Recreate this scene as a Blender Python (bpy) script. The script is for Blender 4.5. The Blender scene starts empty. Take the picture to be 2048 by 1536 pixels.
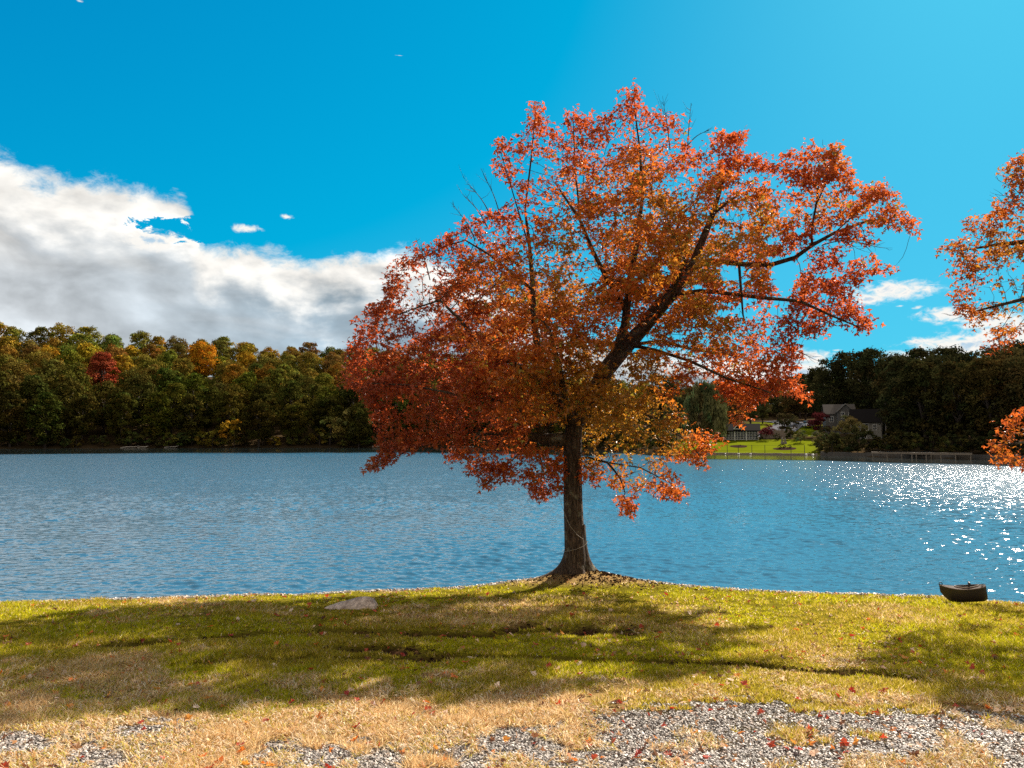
import bpy, bmesh, math, random, time
import numpy as np
from mathutils import Vector, Matrix, Euler

T0 = time.time()
rng = np.random.default_rng(7)
random.seed(7)
R = math.radians
scene = bpy.context.scene
COL = scene.collection

# ------------------------------------------------------------------ camera
F = 1540.0                     # focal length in pixels of a 2048 wide frame
EYE = 2.7                      # eye height above the lake
HORIZON = 878.0                # row of the horizon in a 1536 high frame
PITCH = math.atan((HORIZON - 768.0) / F)
cam_data = bpy.data.cameras.new("camera")
cam = bpy.data.objects.new("camera", cam_data)
COL.objects.link(cam)
cam.location = (0, 0, EYE)
cam.rotation_euler = (math.pi / 2 + PITCH, 0, 0)
cam_data.sensor_fit = 'HORIZONTAL'
cam_data.sensor_width = 36.0
cam_data.lens = 36.0 * F / 2048.0
cam_data.clip_start = 0.05
cam_data.clip_end = 6000
scene.camera = cam
CP, SP = math.cos(PITCH), math.sin(PITCH)


def px_azel(px, py):
    """direction of a picture point as azimuth and elevation."""
    u, v = (px - 1024) / F, (768 - py) / F
    d = Vector((u, CP - v * SP, SP + v * CP)).normalized()
    return math.atan2(d.x, d.y), math.asin(d.z)


def at_depth(px, py, y):
    u, v = (px - 1024) / F, (768 - py) / F
    k = y / (CP - v * SP)
    return np.array([u * k, y, EYE + (SP + v * CP) * k])


def project(P):
    P = np.asarray(P, float)
    x, y, z = P[..., 0], P[..., 1], P[..., 2] - EYE
    f = y * CP + z * SP
    return 1024 + F * x / f, 768 - F * (z * CP - y * SP) / f


# ------------------------------------------------------------------ light
SUN_AZ, SUN_EL = R(37.0), R(36.0)
sun_data = bpy.data.lights.new("sun", 'SUN')
sun_data.energy = 5.0
sun_data.angle = R(0.53)
sun_data.color = (1.0, 0.90, 0.76)
sun = bpy.data.objects.new("sun", sun_data)
COL.objects.link(sun)
to_sun = Vector((math.sin(SUN_AZ) * math.cos(SUN_EL), math.cos(SUN_AZ) * math.cos(SUN_EL), math.sin(SUN_EL)))
sun.rotation_euler = to_sun.to_track_quat('Z', 'Y').to_euler()
sun.location = (30, 30, 40)

scene.render.engine = 'CYCLES'
scene.view_settings.view_transform = 'Standard'
scene.view_settings.look = 'None'
scene.view_settings.exposure = 1.40
scene.view_settings.gamma = 1.0
scene.cycles.max_bounces = 6
scene.cycles.diffuse_bounces = 3
scene.cycles.glossy_bounces = 3
scene.cycles.transmission_bounces = 4
scene.cycles.transparent_max_bounces = 4
scene.cycles.use_denoising = False
scene.cycles.sample_clamp_indirect = 6.0
scene.cycles.sample_clamp_direct = 0.0
scene.cycles.caustics_reflective = False
scene.cycles.caustics_refractive = False


# ------------------------------------------------------------------ node helper
class NG:
    def __init__(self, tree):
        self.t = tree
        tree.nodes.clear()

    def n(self, kind, ins=None, **kw):
        nd = self.t.nodes.new(kind)
        for k, v in kw.items():
            setattr(nd, k, v)
        if ins:
            for k, v in ins.items():
                sock = nd.inputs[k]
                if isinstance(v, bpy.types.NodeSocket):
                    self.t.links.new(v, sock)
                else:
                    sock.default_value = v
        return nd

    def m(self, op, a, b=0.0, c=None, clamp=False):
        ins = {0: a, 1: b}
        if c is not None:
            ins[2] = c
        nd = self.n('ShaderNodeMath', None, operation=op, use_clamp=clamp)
        for k, v in ins.items():
            if isinstance(v, bpy.types.NodeSocket):
                self.t.links.new(v, nd.inputs[k])
            else:
                nd.inputs[k].default_value = v
        return nd.outputs[0]

    def mix(self, fac, a, b, blend='MIX'):
        nd = self.n('ShaderNodeMix', None, data_type='RGBA', blend_type=blend)
        for idx, v in ((0, fac), (6, a), (7, b)):
            if isinstance(v, bpy.types.NodeSocket):
                self.t.links.new(v, nd.inputs[idx])
            else:
                if idx != 0 and len(v) == 3:
                    v = (*v, 1)
                nd.inputs[idx].default_value = v
        return nd.outputs[2]

    def ss(self, x, lo, hi):
        nd = self.n('ShaderNodeMapRange', {0: x, 1: lo, 2: hi, 3: 0.0, 4: 1.0}, interpolation_type='SMOOTHSTEP')
        return nd.outputs[0]


# ------------------------------------------------------------------ world: Nishita sky with cloud banks
world = bpy.data.worlds.new("World")
scene.world = world
world.use_nodes = True
g = NG(world.node_tree)
tc = g.n('ShaderNodeTexCoord')
D = tc.outputs['Generated']
sep = g.n('ShaderNodeSeparateXYZ', {0: D})
az = g.m('ARCTAN2', sep.outputs[0], sep.outputs[1])
el = g.m('ARCSINE', sep.outputs[2])
skyn = g.n('ShaderNodeTexSky', None, sky_type='NISHITA', sun_disc=False, sun_elevation=SUN_EL,
           sun_rotation=SUN_AZ, altitude=200.0, air_density=1.0, dust_density=0.6, ozone_density=2.0)
sc_ = g.n('ShaderNodeSeparateColor', {0: skyn.outputs[0]})
def squeeze(v, a, b, k=0.1318):
    """soft shoulder so that the sky near the sun stays blue"""
    return g.m('DIVIDE', g.m('MULTIPLY', v, a), g.m('ADD', 1.0, g.m('MULTIPLY', v, b * k)))


SKY_R = g.m('MAXIMUM', squeeze(g.m('SUBTRACT', sc_.outputs[0], 2.75), 0.30, 2.6), 0.004)
SKY_G = squeeze(g.m('SUBTRACT', sc_.outputs[1], 0.35), 0.92 * 1.72, 1.85)
SKY_B = squeeze(sc_.outputs[2], 0.80 * 2.75, 1.85)
sky_rgb = g.n('ShaderNodeCombineColor', {0: SKY_R, 1: SKY_G, 2: SKY_B}).outputs[0]
# cloud space: azimuth, stretched elevation
cv = g.n('ShaderNodeCombineXYZ', {0: az, 1: g.m('MULTIPLY', el, 1.7), 2: 0.0}).outputs[0]
n_big = g.n('ShaderNodeTexNoise', {'Vector': cv, 'Scale': 7.0, 'Detail': 9.0, 'Roughness': 0.58, 'Distortion': 0.35}).outputs[0]
n_fine = g.n('ShaderNodeTexNoise', {'Vector': cv, 'Scale': 26.0, 'Detail': 8.0, 'Roughness': 0.68, 'Distortion': 0.3}).outputs[0]
n_wisp = g.n('ShaderNodeTexNoise', {'Vector': cv, 'Scale': 62.0, 'Detail': 6.0, 'Roughness': 0.6, 'Distortion': 0.8}).outputs[0]
off = g.n('ShaderNodeVectorMath', {0: cv, 1: (0.016, 0.030, 0.0)}, operation='ADD').outputs[0]
n_soft = g.n('ShaderNodeTexNoise', {'Vector': cv, 'Scale': 9.0, 'Detail': 6.0, 'Roughness': 0.50, 'Distortion': 0.2}).outputs[0]
n_off = g.n('ShaderNodeTexNoise', {'Vector': off, 'Scale': 9.0, 'Detail': 6.0, 'Roughness': 0.50, 'Distortion': 0.2}).outputs[0]
relief = g.m('MULTIPLY', g.m('SUBTRACT', n_soft, n_off), 1.8)
# the long bank of cloud: its top edge as a curve over azimuth
A0, A1 = -0.80, 0.80
E0, E1 = -0.05, 0.50
edge_px = [(-400, 240), (-120, 285), (0, 322), (60, 345), (130, 356), (230, 352), (330, 372), (372, 396), (392, 440), (408, 488),
           (450, 480), (540, 492), (640, 514), (740, 512), (800, 496), (880, 520), (980, 570), (1100, 640), (1250, 680),
           (1400, 700), (1560, 712), (1640, 722), (1720, 745), (1800, 735), (2000, 730), (2200, 700)]
fc = g.n('ShaderNodeFloatCurve')
cu = fc.mapping.curves[0]
pts = []
for (px, py) in edge_px:
    a, e = px_azel(px, py)
    pts.append(((a - A0) / (A1 - A0), (e - E0) / (E1 - E0)))
cu.points[0].location = pts[0]
cu.points[1].location = pts[-1]
for p in pts[1:-1]:
    cu.points.new(*p)
for p in cu.points:
    p.handle_type = 'AUTO'
fc.mapping.use_clip = True
fc.mapping.update()
world.node_tree.links.new(g.m('DIVIDE', g.m('SUBTRACT', az, A0), A1 - A0, clamp=True), fc.inputs['Value'])
top = g.m('ADD', g.m('MULTIPLY', fc.outputs[0], E1 - E0), E0)
below = g.m('SUBTRACT', top, el)                         # how deep inside the bank
wob = g.m('MULTIPLY', g.m('SUBTRACT', n_big, 0.5), 0.085)
wob2 = g.m('MULTIPLY', g.m('SUBTRACT', n_fine, 0.5), 0.050)
na, ne = px_azel(352, 458)
ndx = g.m('DIVIDE', g.m('SUBTRACT', az, na), 62 / F)
ndy = g.m('DIVIDE', g.m('SUBTRACT', el, ne), 17 / F)
nrr = g.m('ADD', g.m('ADD', g.m('MULTIPLY', ndx, ndx), g.m('MULTIPLY', ndy, ndy)), g.m('ADD', g.m('MULTIPLY', g.m('SUBTRACT', n_fine, 0.5), 6.0), g.m('MULTIPLY', g.m('SUBTRACT', n_wisp, 0.5), 3.0)))
notch = g.m('MULTIPLY', g.ss(nrr, 2.6, -0.2), 0.085)
d_bank = g.m('SUBTRACT', g.m('ADD', below, g.m('ADD', wob, wob2)), notch)
bank = g.ss(d_bank, -0.004, 0.020)
# small clouds: soft ellipses broken up by the same noise
ells = [(495, 458, 26, 10, 1.0), (577, 434, 20, 7, .72), (1782, 582, 84, 20, 1), (1740, 598, 36, 12, 1), (1850, 579, 30, 7, .7),
        (1800, 612, 16, 4, .5), (1835, 614, 18, 6, .6), (1905, 628, 62, 16, 1), (1990, 640, 60, 20, 1), (1840, 682, 46, 5, .8),
        (1940, 690, 110, 28, 1), (2060, 662, 90, 40, 1), (1830, 712, 60, 16, 1), (1672, 700, 26, 4, .6), (1620, 715, 52, 16, 1),
        (800, 111, 20, 0.9, .55), (300, 480, 70, 20, 1), (160, 2, 14, 4, .5), (1600, 748, 70, 30, 1)]
acc = None
for (px, py, rx, ry, amp) in ells:
    a, e = px_azel(px, py)
    dx = g.m('DIVIDE', g.m('SUBTRACT', az, a), rx / F * 1.15)
    dy = g.m('DIVIDE', g.m('SUBTRACT', el, e), ry / F * 1.15)
    q = g.m('SUBTRACT', amp, g.m('SQRT', g.m('ADD', g.m('MULTIPLY', dx, dx), g.m('MULTIPLY', dy, dy))))
    acc = q if acc is None else g.m('MAXIMUM', acc, q)
nn = g.m('ADD', g.m('MULTIPLY', g.m('SUBTRACT', n_fine, 0.5), 2.6), g.m('MULTIPLY', g.m('SUBTRACT', n_wisp, 0.5), 2.4))
d_small = g.m('ADD', acc, g.m('MULTIPLY', nn, 0.62))
small = g.m('MULTIPLY', g.ss(d_small, 0.05, 0.75), g.ss(acc, -0.25, 0.25))
# unseen broken cloud behind the photographer and high overhead, added to whiten the fill
cv3 = g.n('ShaderNodeVectorMath', {0: D, 1: (1.0, 1.0, 2.2)}, operation='MULTIPLY').outputs[0]
n_back = g.n('ShaderNodeTexNoise', {'Vector': cv3, 'Scale': 2.6, 'Detail': 7.0, 'Roughness': 0.6}).outputs[0]
away = g.ss(g.m('ADD', g.m('MULTIPLY', sep.outputs[1], -1.0), g.m('MULTIPLY', sep.outputs[2], 0.75)), -0.05, 0.35)
back = g.m('MULTIPLY', g.ss(n_back, 0.30, 0.46), away)
# cloud colour: sunlit tops, grey blue bases
WHITE = (7.3, 7.1, 6.7)
deep = g.m('ADD', g.ss(g.m('ADD', d_bank, g.m('MULTIPLY', relief, -0.10)), 0.020, 0.085), 0.0)
azf = g.ss(az, -0.62, -0.15)
shade_c = g.mix(azf, (4.3, 4.65, 4.95), (2.1, 3.1, 3.9))
streak = g.n('ShaderNodeTexNoise', {'Vector': g.n('ShaderNodeVectorMath', {0: cv, 1: (3.2, 8.5, 1.0)}, operation='MULTIPLY').outputs[0],
                                    'Scale': 1.3, 'Detail': 4.0, 'Roughness': 0.55, 'Distortion': 0.5}).outputs[0]
shade_c = g.mix(g.m('MULTIPLY', g.ss(streak, 0.47, 0.68), 0.65), shade_c, (4.2, 4.7, 5.1))
left_white = g.m('MULTIPLY', g.ss(n_big, 0.40, 0.60), g.m('SUBTRACT', 1.0, g.ss(az, -0.50, -0.36)))
deep2 = g.m('MULTIPLY', deep, g.m('SUBTRACT', 1.0, g.m('MULTIPLY', left_white, g.ss(el, 0.17, 0.25))))
bank_c = g.mix(g.m('ADD', g.m('MULTIPLY', deep2, 0.92), 0.0), WHITE, shade_c)
mod = g.m('ADD', 1.0, relief, clamp=False)
modc = g.n('ShaderNodeCombineColor', {0: mod, 1: mod, 2: mod}).outputs[0]
bank_c = g.mix(1.0, bank_c, modc, 'MULTIPLY')
small_c = g.mix(g.ss(d_small, 0.70, 1.15), WHITE, (3.6, 4.9, 6.0))
c = g.mix(back, sky_rgb, (5.4, 4.8, 4.0))
c = g.mix(bank, c, bank_c)
c = g.mix(small, c, small_c)
bg = g.n('ShaderNodeBackground', {'Color': c, 'Strength': 0.051})
out = g.n('ShaderNodeOutputWorld', {'Surface': bg.outputs[0]})
world.cycles.sampling_method = 'MANUAL'
world.cycles.sample_map_resolution = 512


# ------------------------------------------------------------------ helpers
def tag(o, label=None, cat=None, group=None, kind=None, name=None):
    if label: o['label'] = label
    if cat: o['category'] = cat
    if group: o['group'] = group
    if kind: o['kind'] = kind
    return o


def empty(name, loc=(0, 0, 0), rz=0.0):
    o = bpy.data.objects.new(name, None)
    o.empty_display_size = 0.2
    o.location = loc
    o.rotation_euler = (0, 0, rz)
    COL.objects.link(o)
    return o


def link(name, me, mat=None, parent=None, loc=(0, 0, 0)):
    o = bpy.data.objects.new(name, me)
    COL.objects.link(o)
    o.location = loc
    if mat is not None:
        me.materials.clear()
        me.materials.append(mat)
    if parent is not None:
        o.parent = parent
    return o


def raw_mesh(name, V, Fc, col=None, smooth=False):
    """V (n,3), Fc (m,k) faces of one size (or a list of such arrays), col per vertex."""
    V = np.asarray(V, np.float32)
    groups = Fc if (isinstance(Fc, list) and isinstance(Fc[0], np.ndarray)) else [np.asarray(Fc)]
    groups = [np.asarray(q, np.int32) for q in groups if len(q)]
    me = bpy.data.meshes.new(name)
    me.vertices.add(len(V))
    me.vertices.foreach_set('co', V.ravel())
    loops = np.concatenate([q.ravel() for q in groups])
    tot = np.concatenate([np.full(len(q), q.shape[1], np.int32) for q in groups])
    start = np.concatenate([[0], np.cumsum(tot)[:-1]]).astype(np.int32)
    me.loops.add(len(loops))
    me.loops.foreach_set('vertex_index', loops)
    me.polygons.add(len(tot))
    me.polygons.foreach_set('loop_start', start)
    me.polygons.foreach_set('loop_total', tot)
    me.polygons.foreach_set('use_smooth', np.full(len(tot), smooth, bool))
    me.update(calc_edges=True)
    if col is not None:
        c4 = np.ones((len(V), 4), np.float32)
        c4[:, :3] = col
        at = me.color_attributes.new('tint', 'FLOAT_COLOR', 'POINT')
        at.data.foreach_set('color', c4.ravel())
    return me


def lat(ix, iy, seed):
    h = (ix.astype(np.int64) * 374761393 + iy.astype(np.int64) * 668265263 + seed * 1442695041) & 0xffffffff
    h = ((h ^ (h >> 13)) * 1274126177) & 0xffffffff
    return ((h ^ (h >> 16)) & 0xffff) / 65535.0


def vnoise(x, y, s=1.0, seed=0):
    x = np.asarray(x, float) / s
    y = np.asarray(y, float) / s
    ix, iy = np.floor(x), np.floor(y)
    fx, fy = x - ix, y - iy
    fx = fx * fx * (3 - 2 * fx)
    fy = fy * fy * (3 - 2 * fy)
    a, b = lat(ix, iy, seed), lat(ix + 1, iy, seed)
    c, d = lat(ix, iy + 1, seed), lat(ix + 1, iy + 1, seed)
    return (a * (1 - fx) + b * fx) * (1 - fy) + (c * (1 - fx) + d * fx) * fy


def fbm(x, y, s=1.0, seed=0, o=4):
    t, amp, tot = 0, 1.0, 0
    for k in range(o):
        t = t + amp * vnoise(x, y, s / 2 ** k, seed + 17 * k)
        tot += amp
        amp *= 0.55
    return t / tot


def sst(x, lo, hi):
    t = np.clip((np.asarray(x, float) - lo) / (hi - lo), 0, 1)
    return t * t * (3 - 2 * t)


def new_mat(name):
    m = bpy.data.materials.new(name)
    m.use_nodes = True
    return m, NG(m.node_tree)


def plain(name, rgb, rough=0.7, noise=0.25, scale=6.0, bump=0.0, metallic=0.0, spec=0.4):
    m, g = new_mat(name)
    tc = g.n('ShaderNodeTexCoord')
    nz = g.n('ShaderNodeTexNoise', {'Vector': tc.outputs['Object'], 'Scale': scale, 'Detail': 6.0, 'Roughness': 0.6})
    lo = tuple(max(0, v * (1 - noise)) for v in rgb)
    hi = tuple(min(1, v * (1 + noise)) for v in rgb)
    c = g.mix(nz.outputs[0], lo, hi)
    ins = {'Base Color': c, 'Roughness': rough, 'Metallic': metallic, 'Specular IOR Level': spec}
    if bump:
        b = g.n('ShaderNodeBump', {'Height': nz.outputs[0], 'Strength': bump, 'Distance': 0.02})
        ins['Normal'] = b.outputs[0]
    p = g.n('ShaderNodeBsdfPrincipled', ins)
    g.n('ShaderNodeOutputMaterial', {'Surface': p.outputs[0]})
    return m


def leafy(name, gain=(1, 1, 1), trans=0.45, use_obj=False, gloss=0.05):
    """leaves, blades: the colour of each is stored on the mesh; half the light passes through."""
    m, g = new_mat(name)
    at = g.n('ShaderNodeAttribute', None, attribute_name='tint')
    c = g.mix(1.0, at.outputs[0], (*gain, 1), 'MULTIPLY')
    if use_obj:
        oi = g.n('ShaderNodeObjectInfo')
        c = g.mix(1.0, c, oi.outputs['Color'], 'MULTIPLY')
    d = g.n('ShaderNodeBsdfDiffuse', {'Color': c})
    t = g.n('ShaderNodeBsdfTranslucent', {'Color': c})
    a = g.n('ShaderNodeMixShader', {0: trans, 1: d.outputs[0], 2: t.outputs[0]})
    if gloss:
        gl = g.n('ShaderNodeBsdfGlossy', {'Color': (0.9, 0.9, 0.9, 1), 'Roughness': 0.38})
        a = g.n('ShaderNodeMixShader', {0: gloss, 1: a.outputs[0], 2: gl.outputs[0]})
    g.n('ShaderNodeOutputMaterial', {'Surface': a.outputs[0]})
    return m


def tube(path, radii, sides=6, cap=True):
    """one tapered tube; returns V, quads, tris."""
    P = np.asarray(path, float)
    n = len(P)
    T = np.gradient(P, axis=0)
    T /= np.linalg.norm(T, axis=1)[:, None] + 1e-9
    up = np.array([0, 0, 1.0]) if abs(T[0][2]) < 0.9 else np.array([1.0, 0, 0])
    V = []
    u = np.cross(up, T[0]); u /= np.linalg.norm(u)
    for i in range(n):
        u = u - T[i] * np.dot(u, T[i]); u /= np.linalg.norm(u) + 1e-9
        v = np.cross(T[i], u)
        a = np.linspace(0, 2 * np.pi, sides, endpoint=False)
        V.append(P[i] + radii[i] * (np.cos(a)[:, None] * u + np.sin(a)[:, None] * v))
    V = np.concatenate(V)
    q = []
    for i in range(n - 1):
        for k in range(sides):
            k2 = (k + 1) % sides
            q.append((i * sides + k, i * sides + k2, (i + 1) * sides + k2, (i + 1) * sides + k))
    q = np.array(q, np.int32)
    tr = []
    if cap:
        V = np.vstack([V, P[0], P[-1]])
        c0, c1 = len(V) - 2, len(V) - 1
        for k in range(sides):
            k2 = (k + 1) % sides
            tr.append((c0, k2, k))
            tr.append((c1, (n - 1) * sides + k, (n - 1) * sides + k2))
    return V, q, np.array(tr, np.int32).reshape(-1, 3)


class Batch:
    """collects tubes and boxes into one mesh."""
    def __init__(self):
        self.V, self.Q, self.T, self.n = [], [], [], 0

    def add(self, V, q=None, t=None):
        self.V.append(np.asarray(V, float))
        if q is not None and len(q): self.Q.append(np.asarray(q) + self.n)
        if t is not None and len(t): self.T.append(np.asarray(t) + self.n)
        self.n += len(V)
        return self

    def tube(self, path, radii, sides=6):
        return self.add(*tube(path, radii, sides))

    def box(self, c, s, rz=0.0, taper=1.0):
        x, y, z = (np.array(s) / 2)
        V = np.array([[-x, -y, -z], [x, -y, -z], [x, y, -z], [-x, y, -z],
                      [-x * taper, -y * taper, z], [x * taper, -y * taper, z], [x * taper, y * taper, z], [-x * taper, y * taper, z]])
        co, si = math.cos(rz), math.sin(rz)
        V = np.stack([V[:, 0] * co - V[:, 1] * si, V[:, 0] * si + V[:, 1] * co, V[:, 2]], 1) + np.array(c)
        return self.add(V, [(0, 3, 2, 1), (4, 5, 6, 7), (0, 1, 5, 4), (1, 2, 6, 5), (2, 3, 7, 6), (3, 0, 4, 7)])

    def mesh(self, name, smooth=False):
        gr = []
        if self.Q: gr.append(np.concatenate(self.Q))
        if self.T: gr.append(np.concatenate(self.T))
        return raw_mesh(name, np.concatenate(self.V), gr, smooth=smooth)

    def build(self, name, mat, parent=None, loc=(0, 0, 0), smooth=False, bevel=0.0):
        o = link(name, self.mesh(name, smooth), mat, parent, loc)
        if bevel:
            b = o.modifiers.new('bevel', 'BEVEL'); b.width = bevel; b.segments = 2; b.limit_method = 'ANGLE'
        return o


# ------------------------------------------------------------------ near ground
SH_PX = [(-1400, 12.2), (-400, 12.25), (0, 12.5), (300, 12.85), (600, 13.15), (900, 13.7), (1050, 14.25), (1150, 14.45), (1240, 14.1),
         (1500, 13.45), (1870, 12.9), (2048, 12.35), (2500, 11.9), (3600, 11.8)]
SH_X = np.array([(p - 1024) / F * d for p, d in SH_PX])
SH_Y = np.array([d for p, d in SH_PX])
TREE = (1.20, 13.75)


def shore_y(x):
    x = np.asarray(x, float)
    return np.interp(x, SH_X, SH_Y) + (fbm(x, x * 0 + 3.1, 0.9, 5) - 0.5) * 0.22 + (fbm(x, x * 0 + 8.1, 0.2, 9) - 0.5) * 0.07


def ruts(x, y):
    """the two wheel tracks across the lawn and some torn patches: 0..1 of bare soil."""
    m = 0
    for k, line in enumerate(([(190, 1282), (420, 1268), (640, 1257), (760, 1255), (900, 1258), (1100, 1252), (1290, 1258)],
                              [(330, 1322), (520, 1312), (650, 1307), (1000, 1304), (1120, 1308), (1300, 1315), (1530, 1321), (1700, 1333), (1860, 1348)])):
        xs, ys = [], []
        for (p, q) in line:
            d = 1.5 * F / (q - HORIZON - 0.076 * F)
            xs.append((p - 1024) / F * d); ys.append(d)
        yc = np.interp(x, xs, ys) + (fbm(x, x * 0, 0.5, 40 + k) - 0.5) * 0.12
        ends = sst(x, xs[0] - 0.2, xs[0] + 0.4) * (1 - sst(x, xs[-1] - 0.4, xs[-1] + 0.2))
        w = 0.095 + 0.14 * np.maximum(0, fbm(x, y, 0.7, 50 + k) - 0.42) * 3
        m = np.maximum(m, ends * (1 - sst(np.abs(y - yc), w * 0.5, w * 1.3)) * (0.62 + 0.38 * sst(fbm(x, y, 0.25, 60), 0.3, 0.55)))
    for (p, q, rx, ry) in ((1130, 1248, 1.0, .28), (1240, 1256, .5, .16), (760, 1290, .7, .3), (1460, 1290, .45, .2), (1040, 1240, .5, .2), (1520, 1320, .35, .12)):
        d = 1.5 * F / (q - HORIZON - 0.076 * F)
        e = np.hypot((x - (p - 1024) / F * d) / rx, (y - d) / ry)
        m = np.maximum(m, (1 - sst(e, 0.5, 1.1)) * sst(fbm(x, y, 0.22, 77), 0.42, 0.60))
    return np.clip(m, 0, 1)


def gravel_m(x, y):
    yb = np.interp(x, [-8, -3.6, -2.6, -1.2, -0.2, 0.4, 1.1, 2.2, 2.7, 3.1, 3.5, 8], [5.3, 5.3, 5.4, 5.25, 5.2, 5.5, 5.9, 5.9, 5.8, 5.6, 5.4, 5.3])
    d = yb - y + (fbm(x, y, 0.8, 21) - 0.5) * 0.9
    m = sst(d + (vnoise(x, y, 0.09, 25) - .5) * .5, -0.28, 0.30)
    e = np.hypot((x + 3.35) / 0.45, (y - 6.1) / 0.45)
    m = np.maximum(m, (1 - sst(e, 0.3, 1.3)) * 0.5)
    # thin coat of straw and tufts over it
    m = m * (1 - (0.45 - 0.25 * sst(x, -0.5, 1.0)) * sst(fbm(x, y, 0.45, 23), 0.52, 0.66))
    return m


def dry_m(x, y):
    yb = np.interp(x, [-8, -4.5, -3, -1.5, -0.3, 0.8, 1.6, 2.6, 4.5, 8], [6.1, 6.3, 5.7, 5.8, 6.6, 6.4, 5.8, 5.7, 6.2, 6.4])
    d = yb - y + (fbm(x, y, 1.1, 31) - 0.5) * 2.4 + (vnoise(x, y, 0.13, 35) - .5) * 1.2
    m = sst(d, -0.9, 0.9)
    m = np.maximum(m, (0.60 - 0.30 * sst(x, -.5, 1.5)) * sst(fbm(x, y, 1.2, 33), 0.52, 0.68))
    m = m * (1 - 0.75 * sst(fbm(x, y, 0.7, 37), 0.52, 0.64))
    e = np.hypot((x - TREE[0]) / 1.3, (y - TREE[1]) / 0.7)
    m = np.maximum(m, 0.8 * (1 - sst(e, 0.6, 1.3)))
    return m


def ground_z(x, y):
    x = np.asarray(x, float); y = np.asarray(y, float)
    z = 1.2 - 0.076 * y
    ye = shore_y(x)
    zs = 1.2 - 0.076 * ye
    z = z - sst(y, ye - 3.0, ye) * (zs - 0.11)
    z = z - sst(y, ye - 0.05, ye + 0.5) * 0.55
    z = z + 0.20 * np.exp(-((x - TREE[0]) ** 2 / 0.75 + (y - TREE[1]) ** 2 / 0.5)) * (1 - sst(y, ye, ye + .4))
    z = z + 0.05 * np.exp(-((x - TREE[0] - .9) ** 2 / 1.6 + (y - TREE[1]) ** 2 / 0.4))
    near = 1 - sst(y, ye - 0.4, ye)
    z = z + (fbm(x, y, 1.6, 3) - 0.5) * 0.07 * near + (fbm(x, y, 0.25, 4) - 0.5) * 0.020
    z = z - ruts(x, y) * 0.055
    return z


def grid(xs, ys):
    X, Y = np.meshgrid(xs, ys)
    nx, ny = len(xs), len(ys)
    i = np.arange(nx * ny).reshape(ny, nx)
    q = np.stack([i[:-1, :-1], i[:-1, 1:], i[1:, 1:], i[1:, :-1]], -1).reshape(-1, 4)
    return X.ravel(), Y.ravel(), q


def soil_col(x, y):
    gm, dm, rm = gravel_m(x, y), dry_m(x, y), ruts(x, y)
    n = fbm(x, y, 0.18, 90)[:, None]
    green = np.array([0.13, 0.11, 0.012]) * (0.7 + 0.6 * n)
    straw = np.array([0.30, 0.19, 0.085]) * (0.7 + 0.6 * n)
    gray = np.array([0.050, 0.040, 0.034]) * (0.6 + 0.8 * n)
    dirt = np.array([0.040, 0.020, 0.011]) * (0.5 + n)
    c = green * (1 - dm[:, None]) + straw * dm[:, None]
    c = c * (1 - gm[:, None]) + gray * gm[:, None]
    c = c * (1 - rm[:, None]) + dirt * rm[:, None]
    ye = shore_y(x)
    s = sst(y, ye - 0.35, ye - 0.05)[:, None]
    peb = np.array([0.30, 0.26, 0.22]) * (0.6 + 0.8 * n)
    c = c * (1 - s) + peb * s
    wet = sst(y, ye - 0.06, ye + 0.02)[:, None]
    c = c * (1 - wet) + np.array([0.05, 0.035, 0.022]) * wet
    return c


xs = np.concatenate([np.linspace(-90, -12, 30)[:-1], np.linspace(-12, 12, 601), np.linspace(12, 90, 30)[1:]])
ys = np.concatenate([np.linspace(-60, 3.2, 40)[:-1], np.linspace(3.2, 15.2, 340), np.linspace(15.2, 24, 12)[1:]])
X, Y, q = grid(xs, ys)
gm_mat, g = new_mat('soil_and_turf')
at = g.n('ShaderNodeAttribute', None, attribute_name='tint')
tc = g.n('ShaderNodeTexCoord')
nz = g.n('ShaderNodeTexNoise', {'Vector': tc.outputs['Object'], 'Scale': 22.0, 'Detail': 8.0, 'Roughness': 0.7})
nz2 = g.n('ShaderNodeTexNoise', {'Vector': tc.outputs['Object'], 'Scale': 90.0, 'Detail': 4.0, 'Roughness': 0.7})
vr = g.n('ShaderNodeMapRange', {0: nz.outputs[0], 1: 0.3, 2: 0.7, 3: 0.55, 4: 1.45})
c = g.mix(1.0, at.outputs[0], g.n('ShaderNodeCombineColor', {0: vr.outputs[0], 1: vr.outputs[0], 2: vr.outputs[0]}).outputs[0], 'MULTIPLY')
hh = g.m('ADD', nz.outputs[0], g.m('MULTIPLY', nz2.outputs[0], 0.5))
b = g.n('ShaderNodeBump', {'Height': hh, 'Strength': 0.9, 'Distance': 0.03})
p = g.n('ShaderNodeBsdfPrincipled', {'Base Color': c, 'Roughness': 1.0, 'Specular IOR Level': 0.0, 'Normal': b.outputs[0]})
g.n('ShaderNodeOutputMaterial', {'Surface': p.outputs[0]})
lawn = link('ground', raw_mesh('ground', np.stack([X, Y, ground_z(X, Y)], 1), q, soil_col(X, Y), smooth=True), gm_mat)
tag(lawn, kind='structure')


def pick(n, y0, y1, half=0.72, power=1.0, seed=0):
    """points in the visible wedge, denser near the camera."""
    r = np.random.default_rng(seed)
    u = r.random(n)
    y = y0 * (y1 / y0) ** u if power == 1 else (y0 + (y1 - y0) * u)
    x = (r.random(n) * 2 - 1) * (half * y + 0.5)
    return x, y


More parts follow.
